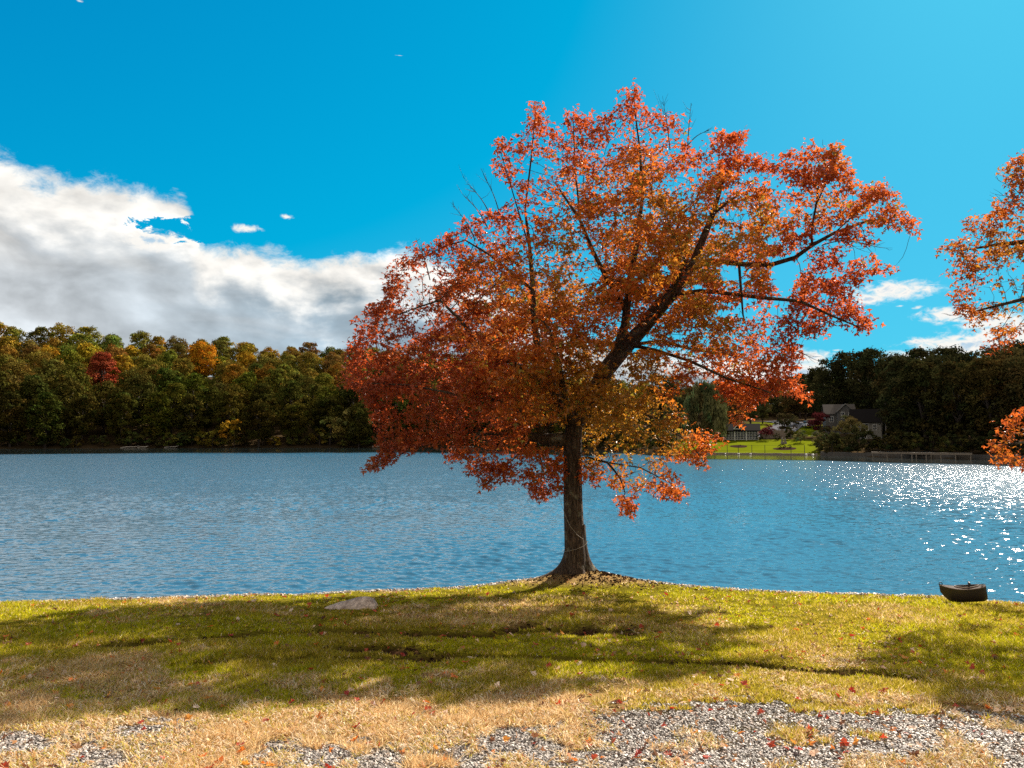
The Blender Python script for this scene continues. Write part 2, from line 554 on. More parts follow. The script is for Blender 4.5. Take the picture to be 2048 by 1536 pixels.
# ---- grass blades
def blades(n, seed):
    r = np.random.default_rng(seed)
    x, y = pick(n, 3.9, 14.3, 0.74, 1, seed)
    # cluster into tufts
    tuft = (vnoise(x, y, 0.11, 71) * 0.6 + vnoise(x, y, 0.05, 72) * 0.4)
    gm, dm, rm = gravel_m(x, y), dry_m(x, y), ruts(x, y)
    ye = shore_y(x)
    bare = 1 - sst(np.hypot((x - TREE[0]) / 1.0, (y - TREE[1]) / 0.55), 0.5, 1.1)
    keep = r.random(n) < (1 - 0.97 * gm) * (1 - 0.99 * rm) * (1 - 0.8 * bare) * (0.25 + 1.1 * tuft) * (1 - sst(y, ye - 0.20, ye - 0.02))
    keep &= r.random(n) < np.where(dm > 0.5, 0.55, 1)
    x, y, dm, tuft = x[keep], y[keep], dm[keep], tuft[keep]
    n = len(x)
    z = ground_z(x, y)
    lush = sst(fbm(x, y, 1.2, 81), 0.35, 0.65)
    h = (0.014 + 0.028 * r.random(n)) * (0.45 + 1.2 * tuft) * (0.75 + 0.6 * lush)
    w = (0.0016 + 0.00050 * y) * (0.6 + 0.8 * r.random(n))
    a = r.random(n) * 2 * np.pi
    lean = np.where(dm > r.random(n) * 0.8, 1.6, 1.0) * r.random(n) * h * 1.6
    b = a + (r.random(n) - .5) * 2.5
    P = np.stack([x, y, z - 0.004], 1)
    s = np.stack([np.cos(a), np.sin(a), 0 * a], 1) * w[:, None]
    t = np.stack([np.cos(b) * lean, np.sin(b) * lean, h], 1)
    V = np.stack([P - s, P + s, P + t], 1).reshape(-1, 3)
    Fc = np.arange(3 * n).reshape(-1, 3)
    isdry = (r.random(n) < np.clip(dm * 1.15 + 0.10, 0, 1))[:, None]
    k = r.random(n)[:, None]
    gcol = np.array([0.32, 0.33, 0.010]) * (1 - k) + np.array([0.56, 0.47, 0.022]) * k
    patch = sst(fbm(x, y, 1.5, 83), 0.40, 0.62)[:, None]
    gcol = gcol * (1 - 0.55 * patch) + np.array([0.40, 0.27, 0.05]) * 0.55 * patch
    k2 = r.random(n)[:, None]
    scol = np.array([0.86, 0.66, 0.40]) * (1 - k2) + np.array([0.52, 0.30, 0.10]) * k2
    c = np.where(isdry, scol, gcol) * (0.55 + 0.8 * r.random(n)[:, None])
    return V, Fc, np.repeat(np.clip(c, 0, .9), 3, 0)


mat_blade = leafy('grass_blades', trans=0.5, gloss=0.0)
V, Fc, c = blades(900000, 11)
grass = link('grass', raw_mesh('grass', V, Fc, c), mat_blade)
tag(grass, 'short autumn grass, lime green and straw coloured, covering the bank', 'grass', kind='stuff')


# ---- long dead blades lying on the turf and over the stones
def wisps(n, seed):
    r = np.random.default_rng(seed)
    x, y = pick(n, 3.9, 12.5, 0.74, 1, seed)
    gm, dm = gravel_m(x, y), dry_m(x, y)
    cl = fbm(x, y, 0.30, 191)
    k = r.random(n) < (0.10 + 0.75 * dm) * (1 - 0.75 * gm) * (0.25 + 1.5 * sst(cl, .40, .62)) * (1 - .9 * ruts(x, y))
    x, y = x[k], y[k]; n = len(x)
    z = ground_z(x, y)
    L = 0.03 + 0.07 * r.random(n); a = r.random(n) * 6.283
    w = 0.0016 + 0.00030 * y
    up = 0.012 + 0.030 * r.random(n) ** 2
    d = np.stack([np.cos(a), np.sin(a), 0 * a], 1); s_ = np.stack([-np.sin(a), np.cos(a), 0 * a], 1) * w[:, None]
    P = np.stack([x, y, z + 0.006], 1)
    M = P + d * L[:, None] * .5 + np.array([0, 0, 1.0]) * up[:, None]
    E = P + d * L[:, None] + np.array([0, 0, 1.0]) * (up * (r.random(n) * 1.2))[:, None]
    V = np.stack([P - s_, P + s_, M + s_, M - s_, E], 1).reshape(-1, 3)
    b = np.arange(n)[:, None] * 5
    c = np.array([(.88, .70, .46), (.80, .55, .30), (.62, .36, .15), (.90, .78, .60), (.55, .45, .10)])[r.integers(0, 5, n)] * (.7 + .3 * r.random((n, 1)))
    return V, [b + np.array([[0, 1, 2, 3]]), b + np.array([[3, 2, 4]])], np.repeat(c, 5, 0)


V, Fc, c = wisps(170000, 12)
tag(link('dry_grass', raw_mesh('dry_grass', V, Fc, c), mat_blade), 'pale dead grass blades lying over the turf and gravel edge', 'dry grass', kind='stuff')


# ---- scattered stones as one object
def stones(x, y, size, flat, seed, cols, sink=0.25):
    r = np.random.default_rng(seed)
    n = len(x)
    base = np.array([[-1, -1, -1], [1, -1, -1], [1, 1, -1], [-1, 1, -1], [-1, -1, 1], [1, -1, 1], [1, 1, 1], [-1, 1, 1]], float)
    B = base[None] * (0.45 + 0.75 * r.random((n, 8, 3)))
    B[:, 4:, :2] *= (0.35 + 0.6 * r.random((n, 4, 1)))
    sc = size[:, None] * np.stack([0.6 + 0.8 * r.random(n), 0.5 + 0.5 * r.random(n), flat * (0.5 + r.random(n))], 1)
    B = B * sc[:, None, :] * 0.5
    a = r.random(n) * 2 * np.pi
    tl = (r.random(n) - .5) * 1.1
    ct, st = np.cos(tl)[:, None], np.sin(tl)[:, None]
    B = np.stack([B[..., 0] * ct + B[..., 2] * st, B[..., 1], -B[..., 0] * st + B[..., 2] * ct], -1)
    ca, sa = np.cos(a)[:, None], np.sin(a)[:, None]
    B = np.stack([B[..., 0] * ca - B[..., 1] * sa, B[..., 0] * sa + B[..., 1] * ca, B[..., 2]], -1)
    P = np.stack([x, y, ground_z(x, y) + size * flat * (0.5 - sink)], 1)
    V = (B + P[:, None]).reshape(-1, 3)
    f = np.array([(0, 3, 2, 1), (4, 5, 6, 7), (0, 1, 5, 4), (1, 2, 6, 5), (2, 3, 7, 6), (3, 0, 4, 7)])
    Fc = (np.arange(n)[:, None, None] * 8 + f[None]).reshape(-1, 4)
    ci = r.integers(0, len(cols), n)
    c = np.array(cols)[ci] * (0.6 + 0.8 * r.random((n, 1)))
    return V, Fc, np.repeat(c, 8, 0)


smat, g = new_mat('crushed_stone')
at = g.n('ShaderNodeAttribute', None, attribute_name='tint')
p = g.n('ShaderNodeBsdfPrincipled', {'Base Color': at.outputs[0], 'Roughness': 0.6, 'Specular IOR Level': 0.45})
g.n('ShaderNodeOutputMaterial', {'Surface': p.outputs[0]})
x, y = pick(170000, 3.8, 6.9, 0.76, 1, 5)
keep = rng.random(len(x)) < gravel_m(x, y) ** 1.3 * 0.95 + 0.012
x, y = x[keep], y[keep]
sz = 0.008 + 0.018 * rng.random(len(x)) ** 1.6
STC = [(.34, .30, .27), (.28, .25, .23), (.21, .185, .175), (.42, .38, .34), (.14, .12, .11), (.36, .28, .23), (.38, .34, .30)]
V, Fc, c = stones(x, y, sz * 1.0, 0.42, 6, STC, 0.15)
tag(link('gravel', raw_mesh('gravel', V, Fc, c), smat), 'loose grey crushed stone at the near edge of the lawn', 'gravel', kind='stuff')
# pebbles at the water's edge
x = rng.uniform(-11, 11, 6500)
y = shore_y(x) - 0.22 + rng.normal(0, 0.09, 6500) + 0.12
V, Fc, c = stones(x, y, 0.02 + 0.04 * rng.random(6500) ** 2, 0.5, 8, [(.40, .36, .31), (.28, .24, .21), (.50, .45, .40), (.2, .14, .10)])
tag(link('shore_pebbles', raw_mesh('shore_pebbles', V, Fc, c), smat), 'pale pebbles strewn along the waterline of the near bank', 'pebbles', kind='stuff')
# soil clods in the wheel tracks and bark bits under the tree
x, y = pick(60000, 6.2, 12.5, 0.72, 0, 15)
k = rng.random(len(x)) < ruts(x, y) * 0.9
x, y = x[k], y[k]
xt = TREE[0] + rng.normal(0.25, 0.65, 1500); yt = TREE[1] - 0.15 + rng.normal(0, 0.30, 1500)
x = np.concatenate([x, xt]); y = np.concatenate([y, yt])
V, Fc, c = stones(x, y, 0.012 + 0.040 * rng.random(len(x)) ** 2, 0.45, 16, [(.030, .016, .010), (.05, .026, .014), (.09, .05, .022), (.022, .013, .010)])
cl_mat = leafy('soil_crumbs', trans=0.0, gloss=0.0)
tag(link('soil_clods', raw_mesh('soil_clods', V, Fc, c), cl_mat), 'dark crumbs of torn soil in the wheel tracks and round the tree', 'soil', kind='stuff')

# ------------------------------------------------------------------ far shore terrain
far_mat, g = new_mat('far_soil_and_turf')
at = g.n('ShaderNodeAttribute', None, attribute_name='tint')
d = g.n('ShaderNodeBsdfDiffuse', {'Color': at.outputs[0]})
g.n('ShaderNodeOutputMaterial', {'Surface': d.outputs[0]})
FP = np.array([-2600, -1200, 0, 700, 1000, 1250, 1400, 1640, 1750, 2048, 2700, 4200], float)
FAZ = np.arctan((FP - 1024) / F)
FR = np.array([330, 300, 262, 256, 232, 190, 142, 138, 130, 120, 112, 105], float)
FS = np.array([-12, 0, 4, 20, 40, 70, 120, 200, 320, 520], float)
FZ = np.array([
    [-2, -.1, 1.0, 5.0, 11, 20, 34, 44, 50, 55],
    [-2, -.1, 1.0, 5.0, 11, 20, 34, 44, 50, 55],
    [-2, -.1, 1.2, 5.2, 11, 20, 33, 42, 48, 52],
    [-2, -.1, 1.2, 5.0, 10.5, 19, 30, 37, 42, 46],
    [-2, -.1, 1.0, 4.0, 8, 14, 21, 26, 30, 34],
    [-2, -.1, 0.6, 2.0, 3.5, 6, 9, 13, 18, 22],
    [-2, -.1, 0.45, 2.3, 4.0, 6.5, 8.5, 13, 20, 26],
    [-2, -.1, 0.45, 2.2, 4.0, 7.0, 9.0, 15, 24, 30],
    [-2, -.1, 0.6, 1.8, 3.2, 5.0, 7.5, 13, 18, 22],
    [-2, -.1, 0.6, 1.5, 2.2, 3.0, 4.5, 8, 12, 16],
    [-2, -.1, 0.6, 1.5, 2.2, 3.0, 4.5, 8, 12, 16],
    [-2, -.1, 0.6, 1.5, 2.2, 3.0, 4.5, 8, 12, 16]])


def far_shore(az):
    return np.interp(az, FAZ, FR) + (fbm(np.asarray(az) * 60, np.asarray(az) * 0, 1.0, 7) - 0.5) * 4.0 * (np.abs(np.asarray(az) - 0.33) > 0.09)


# ------------------------------------------------------------------ water
wm, g = new_mat('lake_water')
tc = g.n('ShaderNodeTexCoord')
geo = g.n('ShaderNodeNewGeometry')


def wav(scale, sx, sy, det, dist=0.0, rot=0.0, rough=0.5):
    mp = g.n('ShaderNodeMapping', {'Vector': geo.outputs['Position'], 'Scale': (sx, sy, 1.0), 'Rotation': (0, 0, rot)})
    return g.n('ShaderNodeTexNoise', {'Vector': mp.outputs[0], 'Scale': scale, 'Detail': det, 'Roughness': rough, 'Distortion': dist}).outputs[0]


w1 = wav(3.4, 0.60, 1.0, 3.0, 0.6, 0.12)      # ripples of about 30 cm
w2 = wav(1.1, 0.55, 1.0, 2.0, 0.4, -0.22)     # longer waves
w4 = wav(11.0, 0.7, 1.0, 2.0, 0.3, 0.3)       # capillary ripples everywhere
w3 = wav(0.05, 0.5, 1.0, 3.0, 0.0, 0.2)       # patches of wind
dist = g.n('ShaderNodeVectorMath', {0: geo.outputs['Position']}, operation='LENGTH').outputs['Value']
far = g.ss(dist, 17.0, 50.0)                  # beyond the modelled ripples the surface detail takes over
hgt = g.m('ADD', g.m('MULTIPLY', w1, 0.084), g.m('MULTIPLY', w2, 0.055))
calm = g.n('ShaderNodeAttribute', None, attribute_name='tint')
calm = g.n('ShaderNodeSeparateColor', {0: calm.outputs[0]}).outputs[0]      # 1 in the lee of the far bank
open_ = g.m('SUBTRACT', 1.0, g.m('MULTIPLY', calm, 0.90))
patch = g.m('MULTIPLY', open_, g.m('ADD', 0.75, g.m('MULTIPLY', g.ss(w3, 0.3, 0.7), 0.5)))
hall = g.m('ADD', g.m('MULTIPLY', g.m('MULTIPLY', hgt, patch), far), g.m('MULTIPLY', g.m('MULTIPLY', w4, 0.008), g.m('MULTIPLY', open_, g.m('SUBTRACT', 1.0, g.m('MULTIPLY', far, 0.6)))))
bmp = g.n('ShaderNodeBump', {'Height': hall, 'Strength': 1.0, 'Distance': 1.0})
rgh = g.m('ADD', 0.05, g.m('MULTIPLY', g.m('MULTIPLY', far, 0.10), open_))
p = g.n('ShaderNodeBsdfPrincipled', {'Base Color': g.mix(calm, (0.034, 0.098, 0.160), (0.010, 0.016, 0.016)), 'Roughness': rgh, 'IOR': 1.42, 'Normal': bmp.outputs[0]})  # calm base colour darkened too, standing in for the bank's dark reflection
g.n('ShaderNodeOutputMaterial', {'Surface': p.outputs[0]})


def lake_z(X, Y):
    r = np.random.default_rng(17)
    D = np.hypot(X, Y)
    z = np.zeros_like(X)
    gust = 0.65 + 0.7 * sst(fbm(X, Y * 2.0, 9.0, 203, 3), 0.3, 0.7)
    for k in range(84):
        lam = 0.11 * (0.62 / 0.11) ** (r.random() ** 1.3)
        th = R(78) + r.normal(0, 0.62)                  # wind from the right and the far side
        kk = 2 * np.pi / lam
        slope = 0.0255
        spacing = np.maximum(D * 0.0022, 0.05)
        fade = 1 - sst(spacing / lam, 0.24, 0.42)
        z += slope / kk * fade * np.sin(kk * (math.cos(th) * X + math.sin(th) * Y) + r.random() * 6.28)
    near = sst(Y - shore_y(X), 0.0, 1.6) * 0.75 + 0.25
    return z * near * gust


ang = np.concatenate([np.linspace(-R(80), -R(38), 12)[:-1], np.linspace(-R(38), R(38), 900), np.linspace(R(38), R(80), 12)[1:]])
st_, rr = 11.0, []
while st_ < 700:
    rr.append(st_)
    st_ += 0.045 if st_ < 24 else (0.07 + (st_ - 24) * 0.006 if st_ < 80 else (st_ - 78) * 0.12 + .4)
rr = np.array(rr)
A, RR = np.meshgrid(ang, rr)
i = np.arange(A.size).reshape(A.shape)
q = np.stack([i[:-1, :-1], i[:-1, 1:], i[1:, 1:], i[1:, :-1]], -1).reshape(-1, 4)
X, Y = (RR * np.sin(A)).ravel(), (RR * np.cos(A)).ravel()
FSR = far_shore(A).ravel(); Dd = RR.ravel()
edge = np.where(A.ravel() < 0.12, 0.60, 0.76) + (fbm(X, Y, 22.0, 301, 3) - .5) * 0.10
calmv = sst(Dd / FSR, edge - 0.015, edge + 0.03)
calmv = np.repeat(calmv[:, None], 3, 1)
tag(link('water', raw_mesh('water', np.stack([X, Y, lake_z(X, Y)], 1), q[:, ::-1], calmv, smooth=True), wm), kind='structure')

def far_z(x, y):
    x = np.atleast_1d(np.asarray(x, float)); y = np.atleast_1d(np.asarray(y, float))
    az = np.arctan2(x, y)
    s = np.hypot(x, y) - far_shore(az)
    cols = np.stack([np.interp(s, FS, FZ[k]) for k in range(len(FAZ))], 0)
    t = np.interp(az, FAZ, np.arange(len(FAZ)))
    k = np.clip(np.floor(t).astype(int), 0, len(FAZ) - 2)
    f = t - k
    ar = np.arange(len(x))
    z = (cols[k, ar] * (1 - f) + cols[k + 1, ar] * f) * np.where(az < -0.1, 0.95, 1.0)
    return z + (fbm(x, y, 14, 6) - 0.5) * 0.8 * sst(s, 25, 60)


def far_pt(px, s):
    a = math.atan((px - 1024) / F)
    r = float(far_shore(np.array([a]))[0]) + s
    x, y = r * math.sin(a), r * math.cos(a)
    return x, y, float(far_z(x, y)[0])


aa = np.concatenate([np.linspace(-R(72), FAZ[5], 150)[:-1], np.linspace(FAZ[5], FAZ[9], 220)[:-1], np.linspace(FAZ[9], R(66), 40)])
sv = np.concatenate([[-12, -4, -1], np.linspace(0, 6, 7), np.linspace(8, 80, 37), np.linspace(90, 520, 30)])
A, S = np.meshgrid(aa, sv)
RRR = far_shore(A.ravel()).reshape(A.shape) + S
X = (RRR * np.sin(A)).ravel(); Y = (RRR * np.cos(A)).ravel()
Z = far_z(X, Y)
i = np.arange(A.size).reshape(A.shape)
q = np.stack([i[:-1, :-1], i[:-1, 1:], i[1:, 1:], i[1:, :-1]], -1).reshape(-1, 4)[:, ::-1]
PXv = 1024 + F * np.tan(A.ravel()); Sr = S.ravel()
lawnm = sst(PXv, 1330, 1380) * (1 - sst(PXv + Sr * 0.0, 1618, 1650)) * (1 - sst(Sr, 22, 26)) * sst(Sr, 0.5, 1.5)
lawn2 = sst(PXv, 1575, 1590) * (1 - sst(PXv, 1630, 1650)) * sst(Sr, 30, 34) * (1 - sst(Sr, 62, 70))
lawn3 = sst(PXv, 1480, 1510) * (1 - sst(PXv, 1552, 1560)) * sst(Sr, 48, 54) * (1 - sst(Sr, 84, 96))
lm = np.clip(lawnm + lawn2 + lawn3 * 0.8, 0, 1)[:, None]
n = fbm(X, Y, 3.0, 44)[:, None]
c = np.array([0.050, 0.034, 0.018]) * (0.6 + 0.8 * n) * (1 - lm) + np.array([0.105, 0.125, 0.006]) * (0.85 + 0.3 * n) * lm
tag(link('far_bank', raw_mesh('far_bank', np.stack([X, Y, Z], 1), q, c, smooth=True), far_mat), kind='structure')

print('setting', round(time.time() - T0, 1))

# ------------------------------------------------------------------ bark
bark, g = new_mat('bark')
tc = g.n('ShaderNodeTexCoord')
mp = g.n('ShaderNodeMapping', {'Vector': tc.outputs['Object'], 'Scale': (9.0, 9.0, 1.6)})
nz = g.n('ShaderNodeTexNoise', {'Vector': mp.outputs[0], 'Scale': 3.2, 'Detail': 7.0, 'Roughness': 0.65, 'Distortion': 0.6})
vo = g.n('ShaderNodeTexVoronoi', {'Vector': mp.outputs[0], 'Scale': 3.0}, feature='DISTANCE_TO_EDGE')
nz2 = g.n('ShaderNodeTexNoise', {'Vector': tc.outputs['Object'], 'Scale': 5.0, 'Detail': 4.0})
c = g.mix(g.ss(nz.outputs[0], 0.35, 0.65), (0.030, 0.019, 0.013), (0.115, 0.080, 0.055))
c = g.mix(g.m('MULTIPLY', g.ss(nz2.outputs[0], 0.55, 0.72), 0.7), c, (0.24, 0.23, 0.17))
hh = g.m('ADD', g.m('MULTIPLY', nz.outputs[0], 1.0), g.m('MULTIPLY', g.ss(vo.outputs[0], 0.0, 0.12), 0.6))
b = g.n('ShaderNodeBump', {'Height': hh, 'Strength': 1.0, 'Distance': 0.03})
p = g.n('ShaderNodeBsdfPrincipled', {'Base Color': c, 'Roughness': 0.92, 'Specular IOR Level': 0.2, 'Normal': b.outputs[0]})
g.n('ShaderNodeOutputMaterial', {'Surface': p.outputs[0]})


# ------------------------------------------------------------------ broadleaf tree grown towards points in its crown
def in_poly(px, py, poly):
    poly = np.asarray(poly, float)
    inside = np.zeros(len(px), bool)
    j = len(poly) - 1
    for i in range(len(poly)):
        xi, yi = poly[i]; xj, yj = poly[j]
        c = ((yi > py) != (yj > py)) & (px < (xj - xi) * (py - yi) / (yj - yi + 1e-9) + xi)
        inside ^= c
        j = i
    return inside


def poly_dist(px, py, poly):
    poly = np.asarray(poly, float)
    d = np.full(len(px), 1e9)
    for i in range(len(poly)):
        a, b = poly[i - 1], poly[i]
        ab = b - a
        t = np.clip(((px - a[0]) * ab[0] + (py - a[1]) * ab[1]) / (ab @ ab + 1e-9), 0, 1)
        d = np.minimum(d, np.hypot(px - a[0] - t * ab[0], py - a[1] - t * ab[1]))
    return d


def noise3(P, s, seed):
    return (vnoise(P[:, 0] + P[:, 2] * .37, P[:, 1] - P[:, 2] * .21, s, seed) + vnoise(P[:, 2], P[:, 0] + P[:, 1] * .4, s, seed + 5)
            + vnoise(P[:, 1] + 7, P[:, 2] - P[:, 0] * .3, s, seed + 9)) / 3


def grow(limbs, attract, step=0.17, kill=0.26, iters=90, reach=2.2):
    """limbs: list of (points, radii, parent_limb or None). Returns nodes, parents, hand radii."""
    N, PA, HR = [], [], []
    ends = []
    for (pts, rad, par) in limbs:
        pts = np.asarray(pts, float)
        prev = -1
        if par is not None:
            base = pts[0]
            idx = np.array(ends[par]) if par < len(ends) else np.arange(len(N))
            cand = np.array([N[k] for k in idx])
            prev = int(idx[np.argmin(np.linalg.norm(cand - base, axis=1))])
        mine = []
        for i in range(len(pts) - 1):
            L = np.linalg.norm(pts[i + 1] - pts[i])
            m = max(1, int(L / step))
            for k in range(m + (i == len(pts) - 2)):
                t = k / m
                if prev >= 0 and i == 0 and k == 0:
                    continue
                N.append(pts[i] * (1 - t) + pts[i + 1] * t); HR.append(rad[i] * (1 - t) + rad[i + 1] * t)
                PA.append(prev); prev = len(N) - 1; mine.append(prev)
        ends.append(mine)
    n_hand = len(N)
    NN = np.array(N); PA = list(PA)
    A = attract.copy()
    d = np.full(len(A), 1e9); near = np.zeros(len(A), int)

    def upd(start):
        for c0 in range(start, len(NN), 400):
            blk = NN[c0:c0 + 400]
            dd = ((A[:, None, :] - blk[None]) ** 2).sum(-1)
            m = dd.argmin(1); v = np.sqrt(dd[np.arange(len(A)), m])
            b = v < d
            d[b] = v[b]; near[b] = m[b] + c0
    # only the limbs above the bare trunk may sprout
    upd(0)
    for it in range(iters):
        keep = d > kill
        A, d, near = A[keep], d[keep], near[keep]
        if not len(A): break
        act = d < reach
        if not act.any(): break
        V = (A[act] - NN[near[act]]); V /= np.linalg.norm(V, axis=1)[:, None]
        k = near[act]
        uk, inv = np.unique(k, return_inverse=True)
        S = np.zeros((len(uk), 3)); np.add.at(S, inv, V)
        S /= np.linalg.norm(S, axis=1)[:, None] + 1e-9
        S += rng.normal(0, 0.16, S.shape)
        S[:, 2] += 0.05
        S /= np.linalg.norm(S, axis=1)[:, None]
        new = NN[uk] + S * step
        start = len(NN)
        NN = np.vstack([NN, new]); PA += list(uk)
        upd(start)
    PA = np.array(PA); n = len(NN)
    hr = np.zeros(n); hr[:n_hand] = HR
    # pipe model
    area = np.zeros(n); kids = np.zeros(n, int)
    for i in range(n - 1, -1, -1):
        if kids[i] == 0: area[i] = 0.0035 ** 2.15
        if PA[i] >= 0:
            kids[PA[i]] += 1; area[PA[i]] += area[i]
    r = area ** (1 / 2.15)
    r = np.where(hr > 0, np.maximum(hr, np.minimum(r, hr * 1.1)), r)
    for i in range(n):                       # never thicker than the parent
        if PA[i] >= 0: r[i] = min(r[i], r[PA[i]])
    return NN, PA, r, kids, n_hand


def limb_mesh(NN, PA, r, name, extra=None, wig=0.0):
    kids = [[] for _ in NN]
    for i, p in enumerate(PA):
        if p >= 0: kids[p].append(i)
    B = Batch()
    starts = [(i, None) for i in range(len(NN)) if PA[i] < 0]
    while starts:
        i, par = starts.pop()
        path, rad = ([NN[par]], [r[i]]) if par is not None else ([], [])
        cur = i
        while True:
            path.append(NN[cur]); rad.append(r[cur])
            ks = sorted(kids[cur], key=lambda k: -r[k])
            if not ks: break
            for k in ks[1:]: starts.append((k, cur))
            cur = ks[0]
        if len(path) < 2: continue
        rm = max(rad)
        sides = 4 if rm < 0.012 else (6 if rm < 0.04 else (9 if rm < 0.09 else 16))
        rad = np.array(rad); rad[-1] *= 0.5
        if par is not None and rm < .012 and len(path) > 12: pass
        B.tube(path, rad, sides)
    if extra is not None: B.add(*extra)
    return B.mesh(name, smooth=True)


def leaf_mesh(P, size, seed, cols, name, droop=0.5):
    r = np.random.default_rng(seed)
    n = len(P)
    # three lobed leaf: stem at origin, tip along +x, lobes to the sides, folded slightly
    tmpl = np.array([[0, 0, 0], [0.42, -0.20, 0.03], [1.0, 0, -0.06], [0.42, 0.20, 0.03],
                     [0, 0, 0], [0.18, -0.46, -.02], [0.30, -0.62, -0.10], [0.40, -0.20, .03],
                     [0, 0, 0], [0.40, 0.20, .03], [0.30, 0.62, -0.10], [0.18, 0.46, -.02]], float)
    a = r.random(n) * 2 * np.pi
    pit = -droop + r.normal(0, 0.55, n)
    rol = r.normal(0, 0.7, n)
    d = np.stack([np.cos(a) * np.cos(pit), np.sin(a) * np.cos(pit), np.sin(pit)], 1)
    s = np.cross(d, [0, 0, 1.0]); s /= np.linalg.norm(s, axis=1)[:, None] + 1e-9
    u = np.cross(s, d)
    s2 = s * np.cos(rol)[:, None] + u * np.sin(rol)[:, None]
    u2 = np.cross(s2, d)
    V = (P[:, None] + size[:, None, None] * (tmpl[None, :, 0:1] * d[:, None] + tmpl[None, :, 1:2] * s2[:, None] + tmpl[None, :, 2:3] * u2[:, None] * 1.5))
    Fc = np.arange(n * 12).reshape(-1, 4)
    return raw_mesh(name, V.reshape(-1, 3), Fc, np.repeat(cols, 12, 0))


mat_leaf = leafy('maple_leaves', trans=0.55, gloss=0.03)


OPEN = []      # stretches of limb left bare on the side of the lake path: centre line, half width, depth


def open_front(px, py, dy, f):
    m = np.zeros(len(px), bool)
    for (x0, y0, x1, y1, w, yd) in OPEN:
        ab = np.array([x1 - x0, y1 - y0], float)
        t = np.clip(((px - x0) * ab[0] + (py - y0) * ab[1]) / (ab @ ab), 0, 1)
        m |= (np.hypot(px - x0 - t * ab[0], py - y0 - t * ab[1]) < w * f) & (dy < yd + 0.15)
    return m


def maple(poly, yc, n_att, limbs, seed, voids, halfdepth, name, label, base, leaves_per, leafsize, colour, thin, bare_below, extra=None):
    r = np.random.default_rng(seed)
    poly = np.array(poly, float)
    lo, hi = poly.min(0), poly.max(0)
    pts = []
    got = 0
    while got < n_att:
        m = n_att * 3
        px = r.uniform(lo[0], hi[0], m); py = r.uniform(lo[1], hi[1], m)
        ok = in_poly(px, py, poly)
        px, py = px[ok], py[ok]
        ed = poly_dist(px, py, poly) * yc / F                   # metres from the outline
        hd = halfdepth * (1 - np.exp(-(ed + 0.10) / 1.3))
        dy = r.uniform(-1, 1, len(px)) * halfdepth
        ok = np.abs(dy) < hd
        for (vx, vy, rx, ry) in voids:
            ok &= np.hypot((px - vx) / rx, (py - vy) / ry) > 1
        ok &= ~open_front(px, py, dy, 1.0)
        px, py, dy = px[ok], py[ok], dy[ok]
        k = yc + dy
        u, v = (px - 1024) / F, (768 - py) / F
        t = k / (CP - v * SP)
        P = np.stack([u * t, k, EYE + (SP + v * CP) * t], 1)
        cl = noise3(P, 0.75, seed)
        ok = cl > thin(px, py) + r.normal(0, 0.02, len(px))
        P = P[ok]
        pts.append(P); got += len(P)
    Att = np.concatenate(pts)[:n_att]
    # the outline's fingers get shoots of their own
    m = 90000
    px = r.uniform(lo[0], hi[0], m); py = r.uniform(lo[1], hi[1], m)
    ed = poly_dist(px, py, poly)
    ok = in_poly(px, py, poly) & (ed < 26)
    px, py, ed = px[ok], py[ok], ed[ok]
    k = yc + r.uniform(-1, 1, len(px)) * (0.15 + ed * yc / F * 1.6)
    t = k / (CP - (768 - py) / F * SP)
    P = np.stack([(px - 1024) / F * t, k, EYE + (SP + (768 - py) / F * CP) * t], 1)
    sel = r.permutation(len(P))[:int(n_att * 0.42)]
    Att = np.vstack([Att, P[sel]])
    NN, PA, rad, kids, nh = grow(limbs, Att)
    print(name, 'nodes', len(NN), round(time.time() - T0, 1))
    root = empty(name, base)
    rel = np.array(base)
    jit = NN.copy()
    trunk_me = limb_mesh(jit - rel, PA, rad, name + '_trunk', extra)
    link('trunk', trunk_me, bark, root)
    tw = np.where((rad < 0.0135) & ((np.arange(len(NN)) >= nh) | (rad < 0.010)))[0]
    cl = noise3(NN[tw], 0.55, seed + 3)
    ew = 1 - sst(poly_dist(*project(NN[tw]), poly), 8, 42)
    edge_ = 1 + 0.55 * ew
    cnt = np.maximum(0, np.round(leaves_per * np.maximum(0.12 + 1.75 * sst(cl, 0.40, 0.60), ew) * (1 + 0.35 * (kids[tw] == 0)) * edge_)).astype(int)
    idx = np.repeat(tw, cnt)
    L = NN[idx] + r.normal(0, 0.080, (len(idx), 3)) * np.array([1.25, 1.25, 0.75])
    px, py = project(L)
    ok = in_poly(px, py, poly) | (poly_dist(px, py, poly) < 9)
    for (vx, vy, rx, ry) in voids:
        ok &= (np.hypot((px - vx) / rx, (py - vy) / ry) > 0.85) | (r.random(len(px)) < 0.04)
    ok &= ~(open_front(px, py, L[:, 1] - yc, 0.85) & (r.random(len(px)) > 0.16))
    L = L[ok]; px, py = px[ok], py[ok]
    print(name, 'leaves', len(L))
    cols = colour(L, px, py, r)
    sz = leafsize * (0.65 + 0.7 * r.random(len(L)))
    link('crown', leaf_mesh(L - rel, sz, seed, cols, name + '_crown'), mat_leaf, root)
    tag(root, label, 'tree')
    return root


